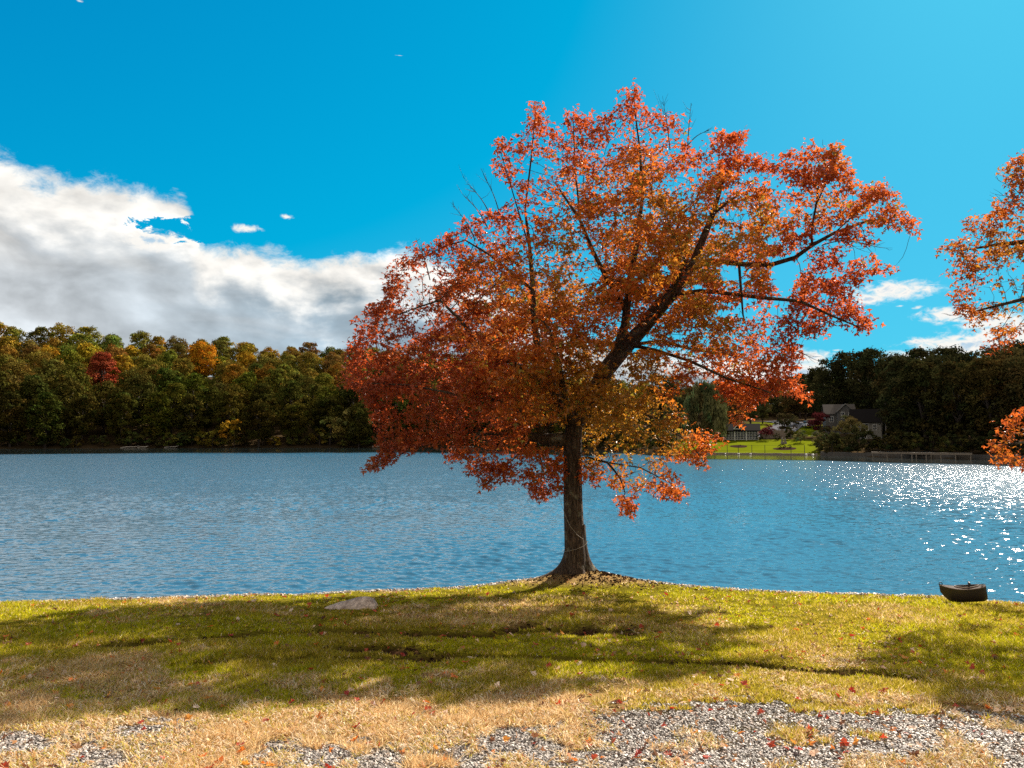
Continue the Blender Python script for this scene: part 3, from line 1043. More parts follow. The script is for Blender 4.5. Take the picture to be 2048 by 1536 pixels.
RED = np.array([0.48, 0.090, 0.018]); ORANGE = np.array([0.54, 0.135, 0.016]); GOLD = np.array([0.43, 0.19, 0.018])
DRED = np.array([0.34, 0.054, 0.014]); OLIVE = np.array([0.24, 0.18, 0.02])
MAIN = [(1268, 166), (1290, 182), (1278, 215), (1318, 215), (1322, 232), (1350, 230), (1378, 228), (1372, 262), (1386, 300), (1400, 300),
        (1432, 258), (1450, 282), (1492, 260), (1476, 310), (1500, 318), (1530, 302), (1550, 318), (1590, 302), (1580, 340), (1604, 338),
        (1612, 278), (1640, 310), (1682, 282), (1664, 320), (1690, 318), (1700, 345), (1722, 366), (1752, 372), (1758, 352), (1782, 380),
        (1803, 400), (1770, 412), (1805, 408), (1800, 430), (1828, 440), (1850, 468), (1800, 458), (1770, 468), (1738, 485), (1700, 470),
        (1690, 500), (1650, 520), (1690, 535), (1742, 512), (1748, 532), (1790, 540), (1775, 556), (1730, 556), (1708, 580), (1680, 570),
        (1720, 600), (1735, 620), (1762, 640), (1745, 652), (1722, 674), (1700, 650), (1670, 640), (1640, 648), (1655, 675), (1610, 670),
        (1590, 640), (1580, 690), (1605, 700), (1590, 730), (1600, 770), (1625, 802), (1585, 790), (1560, 780), (1530, 790), (1500, 840),
        (1478, 848), (1450, 800), (1420, 770), (1372, 770), (1340, 800), (1372, 830), (1400, 858), (1450, 878), (1430, 900), (1395, 905),
        (1415, 938), (1370, 925), (1340, 930), (1372, 984), (1345, 985), (1370, 1012), (1335, 1000), (1300, 990), (1270, 1000), (1268, 1040),
        (1240, 1025), (1222, 1000), (1226, 970), (1205, 940), (1188, 970), (1168, 960), (1120, 940), (1118, 985), (1070, 996), (1040, 975),
        (1010, 955), (990, 965), (955, 985), (960, 968), (990, 945), (940, 948), (895, 930), (900, 905), (860, 895), (800, 905),
        (770, 925), (724, 945), (745, 925), (765, 900), (750, 870), (742, 820), (722, 800), (700, 772), (678, 765), (690, 740),
        (700, 700), (690, 685), (720, 676), (710, 645), (735, 625), (755, 600), (790, 612), (770, 570), (775, 540), (800, 515),
        (835, 478), (860, 500), (880, 470), (905, 445), (935, 440), (960, 420), (985, 430), (1020, 415), (1035, 370), (1000, 355),
        (988, 330), (1000, 300), (985, 278), (1015, 268), (1050, 282), (1058, 225), (1072, 186), (1090, 230), (1110, 262), (1130, 240),
        (1146, 205), (1158, 232), (1185, 228), (1195, 250), (1206, 212), (1225, 225), (1240, 195), (1255, 170)]
VOIDS = [(1190, 545, 20, 13), (1120, 305, 9, 8), (1163, 358, 12, 11), (1475, 430, 34, 16), (1460, 545, 26, 18), (1570, 545, 36, 34),
         (1545, 480, 20, 12), (1600, 460, 14, 10), (1620, 420, 10, 8), (1640, 475, 16, 12), (1555, 620, 22, 14), (1705, 395, 14, 8), (1265, 690, 18, 16), (1285, 675, 26, 9),
         (1240, 735, 10, 9), (1395, 575, 16, 9), (1330, 540, 16, 14), (975, 600, 10, 7), (1105, 640, 9, 7), (1355, 670, 26, 8), (1500, 600, 20, 9), (1040, 350, 12, 8),
         (1085, 868, 34, 22), (1145, 905, 15, 70), (1650, 590, 12, 9), (1440, 625, 20, 10)]


def A_(px, py, y): return at_depth(px, py, y)


TY = TREE[1]
LIMBS = [
    ([A_(1152, 1150, TY), A_(1149, 1080, TY), A_(1146, 1000, TY), A_(1145, 920, TY), A_(1146, 880, TY), A_(1148, 850, TY)],
     [.20, .178, .168, .162, .158, .155], None),
    ([A_(1148, 850, TY), A_(1170, 820, TY + .1), A_(1192, 780, TY + .2), A_(1212, 740, TY + .3), A_(1240, 705, TY + .4), A_(1290, 652, TY + .5),
      A_(1345, 590, TY + .6), A_(1385, 530, TY + .6), A_(1405, 480, TY + .7), A_(1425, 430, TY + .8), A_(1440, 380, TY + .9), A_(1450, 330, TY + 1)],
     [.17, .165, .165, .165, .155, .125, .10, .08, .07, .055, .04, .025], 0),
    # stub limb to the left
    ([A_(1146, 882, TY), A_(1120, 880, TY - .05), A_(1085, 878, TY - .1), A_(1066, 874, TY - .15)], [.12, .115, .105, .08], 0),
    ([A_(1085, 872, TY - .1), A_(1075, 850, TY - .2), A_(1045, 825, TY - .4), A_(990, 800, TY - .8), A_(920, 790, TY - 1.2)], [.06, .05, .04, .03, .018], 2),
    ([A_(1088, 872, TY - .1), A_(1095, 850, TY), A_(1115, 835, TY + .3), A_(1090, 800, TY + .8)], [.05, .045, .035, .02], 2),
    ([A_(1066, 874, TY - .15), A_(1040, 868, TY - .2), A_(980, 868, TY - .3), A_(900, 880, TY - .4)], [.07, .035, .026, .015], 2),
    # left leaders
    ([A_(1147, 860, TY), A_(1132, 835, TY - .1), A_(1112, 790, TY - .2), A_(1082, 720, TY - .2), A_(1068, 650, TY), A_(1066, 580, TY + .1), A_(1060, 500, TY + .2), A_(1050, 420, TY + .3)],
     [.13, .11, .09, .075, .06, .05, .035, .02], 0),
    ([A_(1112, 790, TY - .2), A_(1050, 740, TY - .6), A_(960, 690, TY - 1.0), A_(920, 640, TY - 1.2), A_(880, 600, TY - 1.3)], [.06, .05, .04, .03, .018], 6),
    ([A_(1066, 580, TY + .1), A_(1040, 560, TY), A_(980, 510, TY - .2), A_(930, 480, TY - .3)], [.035, .03, .022, .014], 6),
    # centre leaders
    ([A_(1225, 722, TY + .3), A_(1250, 650, TY + .2), A_(1258, 570, TY), A_(1275, 480, TY - .1), A_(1285, 390, TY - .1), A_(1280, 300, TY)],
     [.09, .08, .065, .045, .03, .02], 1),
    ([A_(1255, 620, TY + .2), A_(1215, 560, TY - .3), A_(1185, 500, TY - .5), A_(1160, 440, TY - .5), A_(1120, 380, TY - .4)], [.05, .045, .035, .028, .018], 9),
    ([A_(1258, 575, TY), A_(1300, 540, TY + .1), A_(1345, 480, TY + .2), A_(1365, 430, TY + .3)], [.045, .035, .028, .018], 9),
    ([A_(1270, 670, TY + .5), A_(1310, 610, TY + .9), A_(1345, 575, TY + 1.1), A_(1375, 520, TY + 1.4), A_(1380, 440, TY + 1.7)], [.08, .07, .055, .04, .02], 1),
    # right laterals
    ([A_(1375, 545, TY + .6), A_(1420, 520, TY + .6), A_(1478, 528, TY + .6), A_(1540, 530, TY + .5), A_(1590, 515, TY + .5), A_(1625, 490, TY + .4), A_(1670, 465, TY + .3), A_(1740, 440, TY + .2), A_(1800, 440, TY + .1)],
     [.05, .048, .046, .044, .040, .036, .028, .02, .012], 1),
    ([A_(1620, 495, TY + .4), A_(1625, 450, TY + .4), A_(1632, 410, TY + .4), A_(1640, 350, TY + .5)], [.024, .022, .018, .012], 13),
    ([A_(1478, 528, TY + .6), A_(1482, 580, TY + .5), A_(1486, 630, TY + .4)], [.028, .024, .016], 13),
    ([A_(1345, 590, TY + .6), A_(1400, 582, TY + .2), A_(1440, 585, TY), A_(1520, 595, TY - .2), A_(1600, 602, TY - .3), A_(1660, 630, TY - .3), A_(1720, 655, TY - .4)],
     [.045, .042, .038, .034, .028, .02, .01], 1),
    ([A_(1260, 690, TY + .4), A_(1320, 682, TY + .8), A_(1390, 700, TY + 1), A_(1450, 708, TY + 1.1), A_(1510, 722, TY + 1.2)], [.04, .034, .028, .022, .014], 1),
    ([A_(1262, 690, TY + .4), A_(1310, 700, TY), A_(1380, 722, TY - .4), A_(1450, 755, TY - .7), A_(1540, 785, TY - 1)], [.04, .034, .028, .022, .014], 1),
    ([A_(1425, 430, TY + .8), A_(1460, 400, TY + .9), A_(1500, 380, TY + 1)], [.034, .028, .016], 1),
    # low right
    ([A_(1147, 912, TY), A_(1175, 915, TY - .1), A_(1215, 925, TY - .2), A_(1240, 955, TY - .3), A_(1250, 985, TY - .3)], [.03, .028, .022, .016, .01], 0),
    ([A_(1195, 800, TY + .2), A_(1230, 800, TY + .2), A_(1280, 820, TY + .1), A_(1340, 860, TY)], [.035, .03, .024, .015], 1),
    # long leaders into the fingers of the crown
    ([A_(1050, 420, TY + .3), A_(1062, 320, TY + .2), A_(1072, 215, TY + .1)], [.02, .014, .006], 6),
    ([A_(1060, 500, TY + .2), A_(1030, 400, TY - .1), A_(1000, 300, TY - .2)], [.018, .012, .006], 6),
    ([A_(1160, 440, TY - .5), A_(1150, 330, TY - .3), A_(1146, 235, TY - .2)], [.02, .014, .006], 10),
    ([A_(1280, 300, TY), A_(1272, 240, TY), A_(1267, 185, TY)], [.02, .012, .006], 9),
    ([A_(1440, 380, TY + .9), A_(1470, 320, TY + .8), A_(1488, 272, TY + .8)], [.02, .012, .006], 1),
    ([A_(1632, 410, TY + .4), A_(1660, 350, TY + .3), A_(1680, 295, TY + .3)], [.014, .010, .006], 14),
    ([A_(1670, 465, TY + .3), A_(1730, 410, TY + .2), A_(1765, 370, TY + .2)], [.014, .010, .006], 13),
    ([A_(1215, 925, TY - .2), A_(1280, 935, TY - .1), A_(1345, 968, TY)], [.016, .012, .006], 20),
    ([A_(1340, 860, TY), A_(1380, 885, TY), A_(1408, 925, TY)], [.014, .010, .006], 21),
    ([A_(1066, 874, TY - .15), A_(1030, 915, TY - .2), A_(975, 968, TY - .3)], [.018, .012, .006], 2),
    ([A_(1070, 876, TY - .1), A_(1085, 930, TY + .3), A_(1080, 985, TY + .4)], [.016, .010, .006], 2),
    ([A_(900, 880, TY - .4), A_(820, 900, TY - .5), A_(740, 938, TY - .5)], [.014, .010, .005], 5),
    ([A_(880, 600, TY - 1.3), A_(820, 620, TY - 1.0), A_(745, 650, TY - .8)], [.016, .010, .006], 7),
    ([A_(920, 790, TY - 1.2), A_(820, 770, TY - 1.0), A_(700, 765, TY - .8)], [.018, .012, .006], 3),
    # towards and away from the camera
    ([A_(1148, 850, TY), A_(1130, 800, TY - .8), A_(1120, 740, TY - 1.6), A_(1100, 660, TY - 2.2)], [.08, .065, .045, .02], 0),
    ([A_(1148, 850, TY), A_(1165, 800, TY + .9), A_(1180, 740, TY + 1.8), A_(1150, 640, TY + 2.6)], [.08, .065, .045, .02], 0),
    ([A_(1240, 705, TY + .4), A_(1290, 660, TY - .6), A_(1340, 600, TY - 1.4), A_(1370, 520, TY - 2)], [.07, .055, .04, .02], 1),
]


def thin_main(px, py):
    right = sst(px, 1380, 1620) * (1 - sst(py, 640, 760)) * sst(py, 330, 420)
    low = (1 - sst(np.hypot((px - 1290) / 190, (py - 900) / 150), 0.6, 1.1)) + 0.8 * (1 - sst(np.hypot((px - 1060) / 90, (py - 955) / 45), 0.6, 1.2))
    return 0.392 + 0.080 * right - 0.10 * np.clip(low, 0, 1) - 0.06 * (1 - sst(np.hypot((px - 1150) / 220, (py - 370) / 170), 0.7, 1.1))


def col_main(L, px, py, r):
    n = len(L)
    ed = poly_dist(px, py, MAIN)
    nz = noise3(L, 1.1, 301); nf = noise3(L, 0.4, 311)
    low = sst(py, 740, 860)
    red = 0.95 - sst(ed, 10, 120) * 0.55 * (1 - low) - 0.50 * low * (0.6 + 0.4 * sst(ed, 5, 40)) + (nz - 0.5) * 1.4 + (nf - .5) * 0.9
    red += sst(-py, -520, -250) * 0.15 + sst(-px, -1150, -850) * 0.30
    red -= 0.55 * sst(py, 620, 760) * (1 - sst(np.hypot((px - 1240) / 240, (py - 820) / 200), 0.4, 1.3))
    red += r.normal(0, 0.12, n)
    t = np.clip(red, 0, 1)[:, None]
    c = np.where(t > 0.5, ORANGE + (RED - ORANGE) * (t - 0.5) * 2, GOLD + (ORANGE - GOLD) * t * 2)
    ol = (r.random(n) < 0.14 * (1 - t[:, 0]))[:, None]
    c = np.where(ol, OLIVE, c)
    left = (sst(-px, -1120, -800) * 0.6)[:, None]
    c = c * (1 - left) + (DRED * t + np.array([.34, .12, .03]) * (1 - t)) * left
    return c * (0.7 + 0.6 * r.random((n, 1)))


# flared foot of the trunk
def foot(cx, cy, zt, zb, r_top, spread, seed, sides=40, rings=16):
    r = np.random.default_rng(seed)
    ph = r.random(4) * 6.28
    V = []
    for k in range(rings):
        t = k / (rings - 1)
        z = zt + (zb - zt) * t
        base = r_top + (spread - r_top) * (t ** 5.5)
        for j in range(sides):
            a = 2 * np.pi * j / sides
            lob = 1 + (t ** 1.2) * (0.30 * math.sin(3 * a + ph[0]) + 0.20 * math.sin(5 * a + ph[1]) + 0.10 * math.sin(9 * a + ph[2])) + 0.03 * math.sin(11 * a + ph[3] + z * 4)
            rr_ = base * lob
            V.append((cx + rr_ * math.cos(a) * (1.0 + 0.15 * t), cy + rr_ * math.sin(a) * 0.8, z))
    q = [(k * sides + j, (k + 1) * sides + j, (k + 1) * sides + (j + 1) % sides, k * sides + (j + 1) % sides) for k in range(rings - 1) for j in range(sides)]
    return np.array(V), np.array(q), np.zeros((0, 3), int)


zg = float(ground_z(np.array([TREE[0]]), np.array([TREE[1]]))[0])
base = (float(LIMBS[0][0][0][0]), TY, zg)
fx = float(at_depth(1152, 1150, TY)[0])
fv, fq, ft = foot(fx - 0.005, TY, zg + 0.80, zg - 0.16, 0.172, 0.43, 3)
fv = fv - np.array(base)
# foot follows the slight lean of the trunk
ztop = zg + .8
OPEN[:] = [(1222, 725, 1345, 590, 17, .6), (1345, 590, 1415, 460, 12, .8), (1235, 690, 1258, 590, 9, .2), (1310, 610, 1345, 575, 10, 1.1),
           (1385, 540, 1480, 528, 8, .6), (1480, 528, 1600, 512, 10, .5), (1600, 512, 1660, 468, 8, .4), (1420, 583, 1560, 600, 8, 0), (1480, 528, 1486, 630, 7, .5),
           (1066, 640, 1066, 580, 6, 0), (1150, 885, 1080, 877, 18, 0), (1270, 690, 1380, 700, 7, 1)]
tree = maple(MAIN, TY, 13500, LIMBS, 21, VOIDS, 3.1, 'maple_tree',
             'large red and orange maple standing alone on the grassy bank', base, 15.0, 0.074, col_main, thin_main, 900, (fv, fq, ft))
print('main tree', round(time.time() - T0, 1))

# bare twigs poking out of the crown belong to the trunk mesh's look but are children of their own
def twig(B, p0, p1, r0, seed, n=8):
    r = np.random.default_rng(seed)
    p0, p1 = np.array(p0), np.array(p1)
    L = np.linalg.norm(p1 - p0)
    path = [p0 + (p1 - p0) * t + np.array([0, 0, 1.0]) * L * 0.06 * math.sin(t * 5) for t in np.linspace(0, 1, 9)]
    B.tube(path, np.linspace(r0, 0.0018, 9), 4)
    for k in range(n):
        t = 0.25 + 0.7 * r.random()
        q0 = p0 + (p1 - p0) * t + np.array([0, 0, 1.0]) * L * 0.06 * math.sin(t * 5)
        d = (p1 - p0) / L + r.normal(0, 0.55, 3)
        l = L * (0.15 + 0.25 * r.random()) * (1.2 - t)
        m = q0 + d * l * .5 + r.normal(0, .01, 3)
        B.tube([q0, m, q0 + d * l + np.array([0, 0, .12]) * l], [0.004, .003, 0.0015], 3)


B = Batch()
for k, (a, b, y) in enumerate((((985, 440), (925, 345), TY - .2), ((975, 455), (918, 372), TY), ((1000, 430), (962, 330), TY), ((950, 480), (905, 400), TY - .5),
                               ((1340, 300), (1325, 185), TY), ((1375, 300), (1382, 200), TY), ((1376, 290), (1425, 250), TY + .2), ((860, 560), (832, 470), TY - .4),
                               ((1645, 490), (1785, 488), TY + .2), ((1650, 480), (1740, 500), TY + .1), ((1560, 700), (1650, 720), TY), ((1480, 470), (1482, 430), TY), ((1560, 640), (1600, 660), TY))):
    B = Batch(); twig(B, at_depth(*a, y), at_depth(*b, y), 0.010, 50 + k, 9)
    B.V = [v - np.array(base) for v in B.V]; B.build('bare_twig', bark, tree)
OPEN[:] = []
# ---- the neighbouring maple whose trunk stands beyond the right edge
RIGHT = [(2035, 308), (2080, 290), (2120, 240), (2170, 250), (2220, 190), (2300, 170), (2400, 200), (2500, 230), (2600, 330), (2700, 450),
         (2740, 600), (2700, 740), (2620, 860), (2500, 960), (2380, 1000), (2280, 960), (2200, 985), (2120, 960), (2060, 945), (2010, 935),
         (1985, 915), (2000, 900), (1968, 895), (1972, 880), (2005, 865), (1992, 845), (2025, 835), (2060, 800), (2120, 770), (2100, 730),
         (2060, 700), (2050, 680), (2020, 690), (2000, 705), (1978, 712), (1966, 695), (1990, 670), (1975, 660), (1940, 655), (1960, 635),
         (1935, 640), (1905, 640), (1920, 620), (1900, 600), (1910, 585), (1882, 570), (1905, 555), (1885, 548), (1930, 540), (1895, 510),
         (1868, 505), (1900, 495), (1875, 488), (1900, 470), (1935, 475), (1930, 440), (1960, 440), (1935, 432), (1960, 420), (1985, 430), (2000, 420), (1990, 400), (2020, 390), (2010, 345),
         (1996, 345), (2012, 335)]
RY = 13.2
RB = (float(at_depth(2360, 1000, RY)[0]), RY)
zr = float(ground_z(np.array([RB[0]]), np.array([RB[1] - 1.0]))[0])
RB = (RB[0], RY - 1.0)
LIMBR = [([(RB[0], RB[1], zr - .2), (RB[0], RB[1] + .1, zr + 1.6), (RB[0] - .1, RB[1] + .3, zr + 2.6)], [.30, .22, .20], None),
         ([(RB[0] - .1, RB[1] + .3, zr + 2.6), at_depth(2300, 700, RY - .5), at_depth(2230, 600, RY - .2), at_depth(2150, 520, RY), at_depth(2080, 480, RY), at_depth(1990, 490, RY + .2), at_depth(1930, 500, RY + .2)], [.15, .13, .11, .08, .05, .03, .012], 0),
         ([at_depth(2230, 600, RY - .2), at_depth(2140, 590, RY - .6), at_depth(2040, 600, RY - .8), at_depth(1960, 620, RY - .8)], [.06, .045, .03, .015], 1),
         ([at_depth(2150, 520, RY), at_depth(2100, 440, RY + .2), at_depth(2060, 380, RY + .3), at_depth(2040, 330, RY + .3)], [.05, .04, .025, .012], 1),
         ([(RB[0] - .1, RB[1] + .3, zr + 2.6), at_depth(2360, 640, RY), at_depth(2350, 480, RY + .2), at_depth(2340, 300, RY + .3)], [.15, .12, .08, .03], 0),
         ([(RB[0] - .1, RB[1] + .3, zr + 2.6), at_depth(2450, 700, RY), at_depth(2550, 560, RY + .2), at_depth(2620, 480, RY + .3)], [.13, .10, .06, .03], 0),
         ([(RB[0], RB[1] + .1, zr + 1.9), at_depth(2280, 850, RY - .5), at_depth(2180, 860, RY - .5), at_depth(2080, 880, RY - .4), at_depth(2010, 890, RY - .4)], [.08, .06, .045, .03, .012], 0)]


def thin_right(px, py): return 0.40 + 0.0 * px


def col_right(L, px, py, r):
    n = len(L)
    nz = noise3(L, 0.8, 401)
    ed = poly_dist(px, py, RIGHT)
    t = np.clip(0.62 - sst(ed, 5, 70) * 0.35 + (nz - 0.5) * 2.4 + r.normal(0, .15, n), 0, 1)[:, None]
    c = np.where(t > 0.5, ORANGE + (RED - ORANGE) * (t - 0.5) * 2, GOLD + (ORANGE - GOLD) * t * 2) * 0.92
    return c * (0.65 + 0.6 * r.random((n, 1)))


tree2 = maple(RIGHT, RY, 9500, LIMBR, 33, [(2105, 745, 50, 28), (2060, 760, 60, 36)], 2.3, 'maple_tree',
              'orange maple reaching in from beyond the right edge, beside the small boat', (RB[0], RB[1], zr), 10.5, 0.072, col_right, thin_right, 900)
B = Batch()
for k, (a, b) in enumerate((((2048, 410), (1980, 380)), ((2050, 420), (1975, 395)), ((2050, 400), (1990, 350)), ((2060, 405), (2000, 400)), ((2000, 640), (1890, 622)))):
    B = Batch(); twig(B, at_depth(*a, RY), at_depth(*b, RY), 0.008, 150 + k, 6)
    B.V = [v - np.array((RB[0], RB[1], zr)) for v in B.V]; B.build('bare_twig', bark, tree2)
print('right tree', round(time.time() - T0, 1))

# ------------------------------------------------------------------ rope on the trunk
rope_m = plain('rope', (0.28, 0.25, 0.20), 0.8)
B = Batch()
pa = [at_depth(x, y, TY - .25) for x, y in ((1077, 884), (1088, 915), (1100, 950), (1112, 975), (1122, 1005), (1130, 1030), (1140, 1052), (1155, 1070), (1166, 1078))]
B.tube(pa, [0.0032] * len(pa), 5)
lp = []
for t in np.linspace(0, 1, 26):
    a = -math.pi * 0.08 - t * math.pi * 1.9
    cx, cz = at_depth(1150, 1085, TY)[0], at_depth(1150, 1080, TY)[2]
    lp.append((cx + 0.222 * math.cos(a), TY + 0.222 * math.sin(a), cz - 0.02 - 0.17 * math.sin(t * math.pi)))
B.tube(lp, [0.0032] * 26, 5)
rope = B.build('rope', rope_m)
tag(rope, 'thin pale cord hanging from the stub limb and looped round the maple trunk', 'rope')

# ------------------------------------------------------------------ rock in the grass
def boulder(name, x, y, size, seed, mat, label, sink=0.3):
    bm = bmesh.new()
    bmesh.ops.create_icosphere(bm, subdivisions=4, radius=1.0)
    r = np.random.default_rng(seed)
    P = np.array([v.co[:] for v in bm.verts])
    n = noise3(P, 0.9, seed) - .5
    n2 = noise3(P, 0.3, seed + 2) - .5
    for v, a, b in zip(bm.verts, n, n2):
        v.co *= 1 + 0.9 * a + 0.28 * b
        v.co.x *= size[0]; v.co.y *= size[1]; v.co.z *= size[2]
        k_ = v.co.x / size[0]
        v.co.z *= 0.72 + 0.50 * k_
        v.co.y *= 0.85 + 0.25 * k_
    me = bpy.data.meshes.new(name); bm.to_mesh(me); bm.free()
    z = float(ground_z(np.array([x]), np.array([y]))[0])
    o = link(name, me, mat, None, (x, y, z - size[2] * sink))
    for p_ in me.polygons: p_.use_smooth = False
    return tag(o, label, 'rock')


rock_m, g = new_mat('granite')
tc = g.n('ShaderNodeTexCoord')
nz = g.n('ShaderNodeTexNoise', {'Vector': tc.outputs['Object'], 'Scale': 9.0, 'Detail': 9.0, 'Roughness': 0.7})
vo = g.n('ShaderNodeTexVoronoi', {'Vector': tc.outputs['Object'], 'Scale': 30.0})
c = g.mix(g.ss(nz.outputs[0], 0.35, 0.65), (0.26, 0.20, 0.17), (0.70, 0.58, 0.50))
c = g.mix(g.m('MULTIPLY', g.ss(vo.outputs[0], 0.3, 0.5), 0.3), c, (0.12, 0.09, 0.08))
b = g.n('ShaderNodeBump', {'Height': nz.outputs[0], 'Strength': 1.0, 'Distance': 0.03})
p = g.n('ShaderNodeBsdfPrincipled', {'Base Color': c, 'Roughness': 0.9, 'Normal': b.outputs[0]})
g.n('ShaderNodeOutputMaterial', {'Surface': p.outputs[0]})
boulder('rock', (708 - 1024) / F * 10.9, 10.9, (0.42, 0.26, 0.20), 4, rock_m, 'low grey boulder sunk in the grass left of the maple', 0.12)

# ------------------------------------------------------------------ small boat on the bank
def boat():
    bx, by = 6.56, 11.35
    z = float(ground_z(np.array([bx]), np.array([by]))[0])
    root = empty('boat', (bx, by, z + 0.035))
    root.rotation_euler = (0, R(7.0), R(180 - 24))
    root.scale = (.68, .72, .80)
    L, W, H = 0.86, 0.40, 0.245
    nst = 27
    hull_m = plain('dark_hull', (0.030, 0.022, 0.018), 0.35, 0.3, 5, 0.1)
    rim_m = plain('worn_rim', (0.20, 0.15, 0.12), 0.8, 0.2, 8, spec=0.2)
    seat_m = plain('seat_black', (0.012, 0.011, 0.011), 0.6)
    st = []
    for i in range(nst):
        t = i / (nst - 1)                    # 0 stern, 1 bow
        x = (t - 0.5) * L
        w = W * (0.80 + 0.20 * math.sin(min(1, t / .45) * math.pi / 2)) * (1 - max(0, (t - 0.45) / 0.55) ** 2.2 * 0.97)
        w *= min(1, 0.55 + t * 6)
        sheer = H + 0.035 * (2 * t - 0.9) ** 2 + 0.075 * max(0, t - .5) ** 1.3
        keel = 0.0 + 0.20 * max(0, (t - 0.72) / 0.28) ** 2.0 + 0.03 * max(0, (0.1 - t) / 0.1)
        st.append((x, w, sheer, keel))
    m = 11
    V = []
    for (x, w, s, k) in st:
        for j in range(m):
            a = -math.pi / 2 + math.pi * j / (m - 1)
            yy = math.copysign(abs(math.sin(a)) ** 0.75, math.sin(a)) * w / 2
            zz = s - (s - k) * max(0, math.cos(a)) ** 0.75
            V.append((x, yy, zz))
    V = np.array(V)
    q = [(i * m + j, (i + 1) * m + j, (i + 1) * m + j + 1, i * m + j + 1) for i in range(nst - 1) for j in range(m - 1)]
    B = Batch(); B.add(V, q, [(len(V) - 0, j, j + 1) for j in range(0)])
    # transom
    c = len(V)
    V2 = np.vstack([V[:m], [V[:m].mean(0)]])
    B.add(V2, None, [(m, j + 1, j) for j in range(m - 1)] + [(m, 0, m - 1)])
    B.build('hull', hull_m, root, smooth=True)
    # deck with an open cockpit
    D = Batch()
    Vd, qd = [], []
    for i, (x, w, s, k) in enumerate(st):
        t = i / (nst - 1)
        cw = 0.0
        if 0.14 < t < 0.66: cw = W * 0.33 * math.sin((t - 0.14) / 0.52 * math.pi) ** 0.45
        cw = min(cw, w / 2 * 0.8)
        for sgn in (-1, 1):
            Vd += [(x, sgn * w / 2, s), (x, sgn * (w / 2 + cw) / 2, s + 0.018), (x, sgn * cw, s + 0.024 if cw == 0 else s + 0.02)]
    for i in range(nst - 1):
        for o in (0, 3):
            for kk in (0, 1):
                a = i * 6 + o + kk; b_ = a + 1; c_ = (i + 1) * 6 + o + kk + 1; d_ = (i + 1) * 6 + o + kk
                qd.append((a, d_, c_, b_) if o else (a, b_, c_, d_))
    D.add(Vd, qd)
    D.build('deck', plain('deck_brown', (0.05, 0.032, 0.026), 0.8, 0.25, 6, spec=0.1), root, smooth=True)
    G = Batch()
    for sgn in (-1, 1):
        G.tube([(x, sgn * w / 2, s + 0.004) for (x, w, s, k) in st], [0.009] * nst, 6)
    G.build('gunwale', rim_m, root)
    C = Batch()
    ring = []
    for a in np.linspace(0, 2 * np.pi, 28):
        t = 0.40 + 0.26 * math.cos(a)
        s = H + 0.035 * (2 * t - 0.9) ** 2 + 0.075 * max(0, t - .5) ** 1.3
        ring.append(((t - 0.5) * L, 0.135 * math.sin(a), s + 0.028))
    C.tube(ring, [0.012] * 28, 6)
    C.build('cockpit_rim', rim_m, root)
    S = Batch()
    S.box((-0.14, 0, H + 0.03), (0.05, 0.20, 0.15), 0, 0.75)
    S.box((0.0, 0, 0.13), (0.30, 0.22, 0.03))
    S.build('seat', seat_m, root, bevel=0.015)
    Hn = Batch()
    xb, wb, sb, kb = st[-1]
    Hn.tube([(xb - .07, -.015, sb + .01), (xb - .05, -.01, sb + .045), (xb - .01, .01, sb + .045), (xb, .015, sb + .005)], [.009] * 4, 6)
    Hn.build('bow_handle', seat_m, root)
    tag(root, 'small dark open boat pulled up on the grass at the water edge', 'boat')
    return root


boat()

# ------------------------------------------------------------------ fallen leaves
fl_cols = {'red': ([(0.38, 0.035, 0.02), (0.48, 0.07, 0.03)], 'bright red maple leaf fallen on the grass in front of the maple'),
           'orange': ([(0.72, 0.20, 0.03), (0.70, 0.30, 0.05)], 'orange maple leaf fallen on the grass in front of the maple'),
           'pale': ([(0.80, 0.62, 0.50), (0.70, 0.48, 0.34)], 'pale curled dry leaf lying on the grass in front of the maple'),
           'brown': ([(0.16, 0.06, 0.03), (0.22, 0.09, 0.04)], 'dark brown dry leaf lying on the grass in front of the maple')}
mat_fall = leafy('fallen_leaf', trans=0.35, gloss=0.04)
leaf_out = [(0, -.04), (.10, -.30), (.02, -.55), (.25, -.42), (.45, -.62), (.50, -.28), (.72, -.34), (1.0, 0), (.72, .34), (.50, .28), (.45, .62), (.25, .42), (.02, .55), (.10, .30), (0, .04)]
protos = {}
for kind, (cl, lab) in fl_cols.items():
    protos[kind] = []
    for v in range(4):
        r = np.random.default_rng(v + 5)
        P = [(0.45, 0, 0.02 + 0.10 * r.random())] + [(a, b, 0.25 * r.random() + 0.35 * abs(b) * (0.4 + r.random())) for a, b in leaf_out]
        n = len(leaf_out)
        V = np.array(P) - np.array([0.45, 0, 0])
        me = raw_mesh('fallen_leaf_' + kind, V, np.array([(0, 1 + i, 1 + (i + 1) % n) for i in range(n)]), np.tile(np.array(cl[v % 2]), (n + 1, 1)))
        me.materials.append(mat_fall)
        protos[kind].append(me)
r = np.random.default_rng(99)
kinds = ['red', 'orange', 'pale', 'brown']
xx, yy = pick(290, 4.3, 12.4, 0.66, 1, 98)
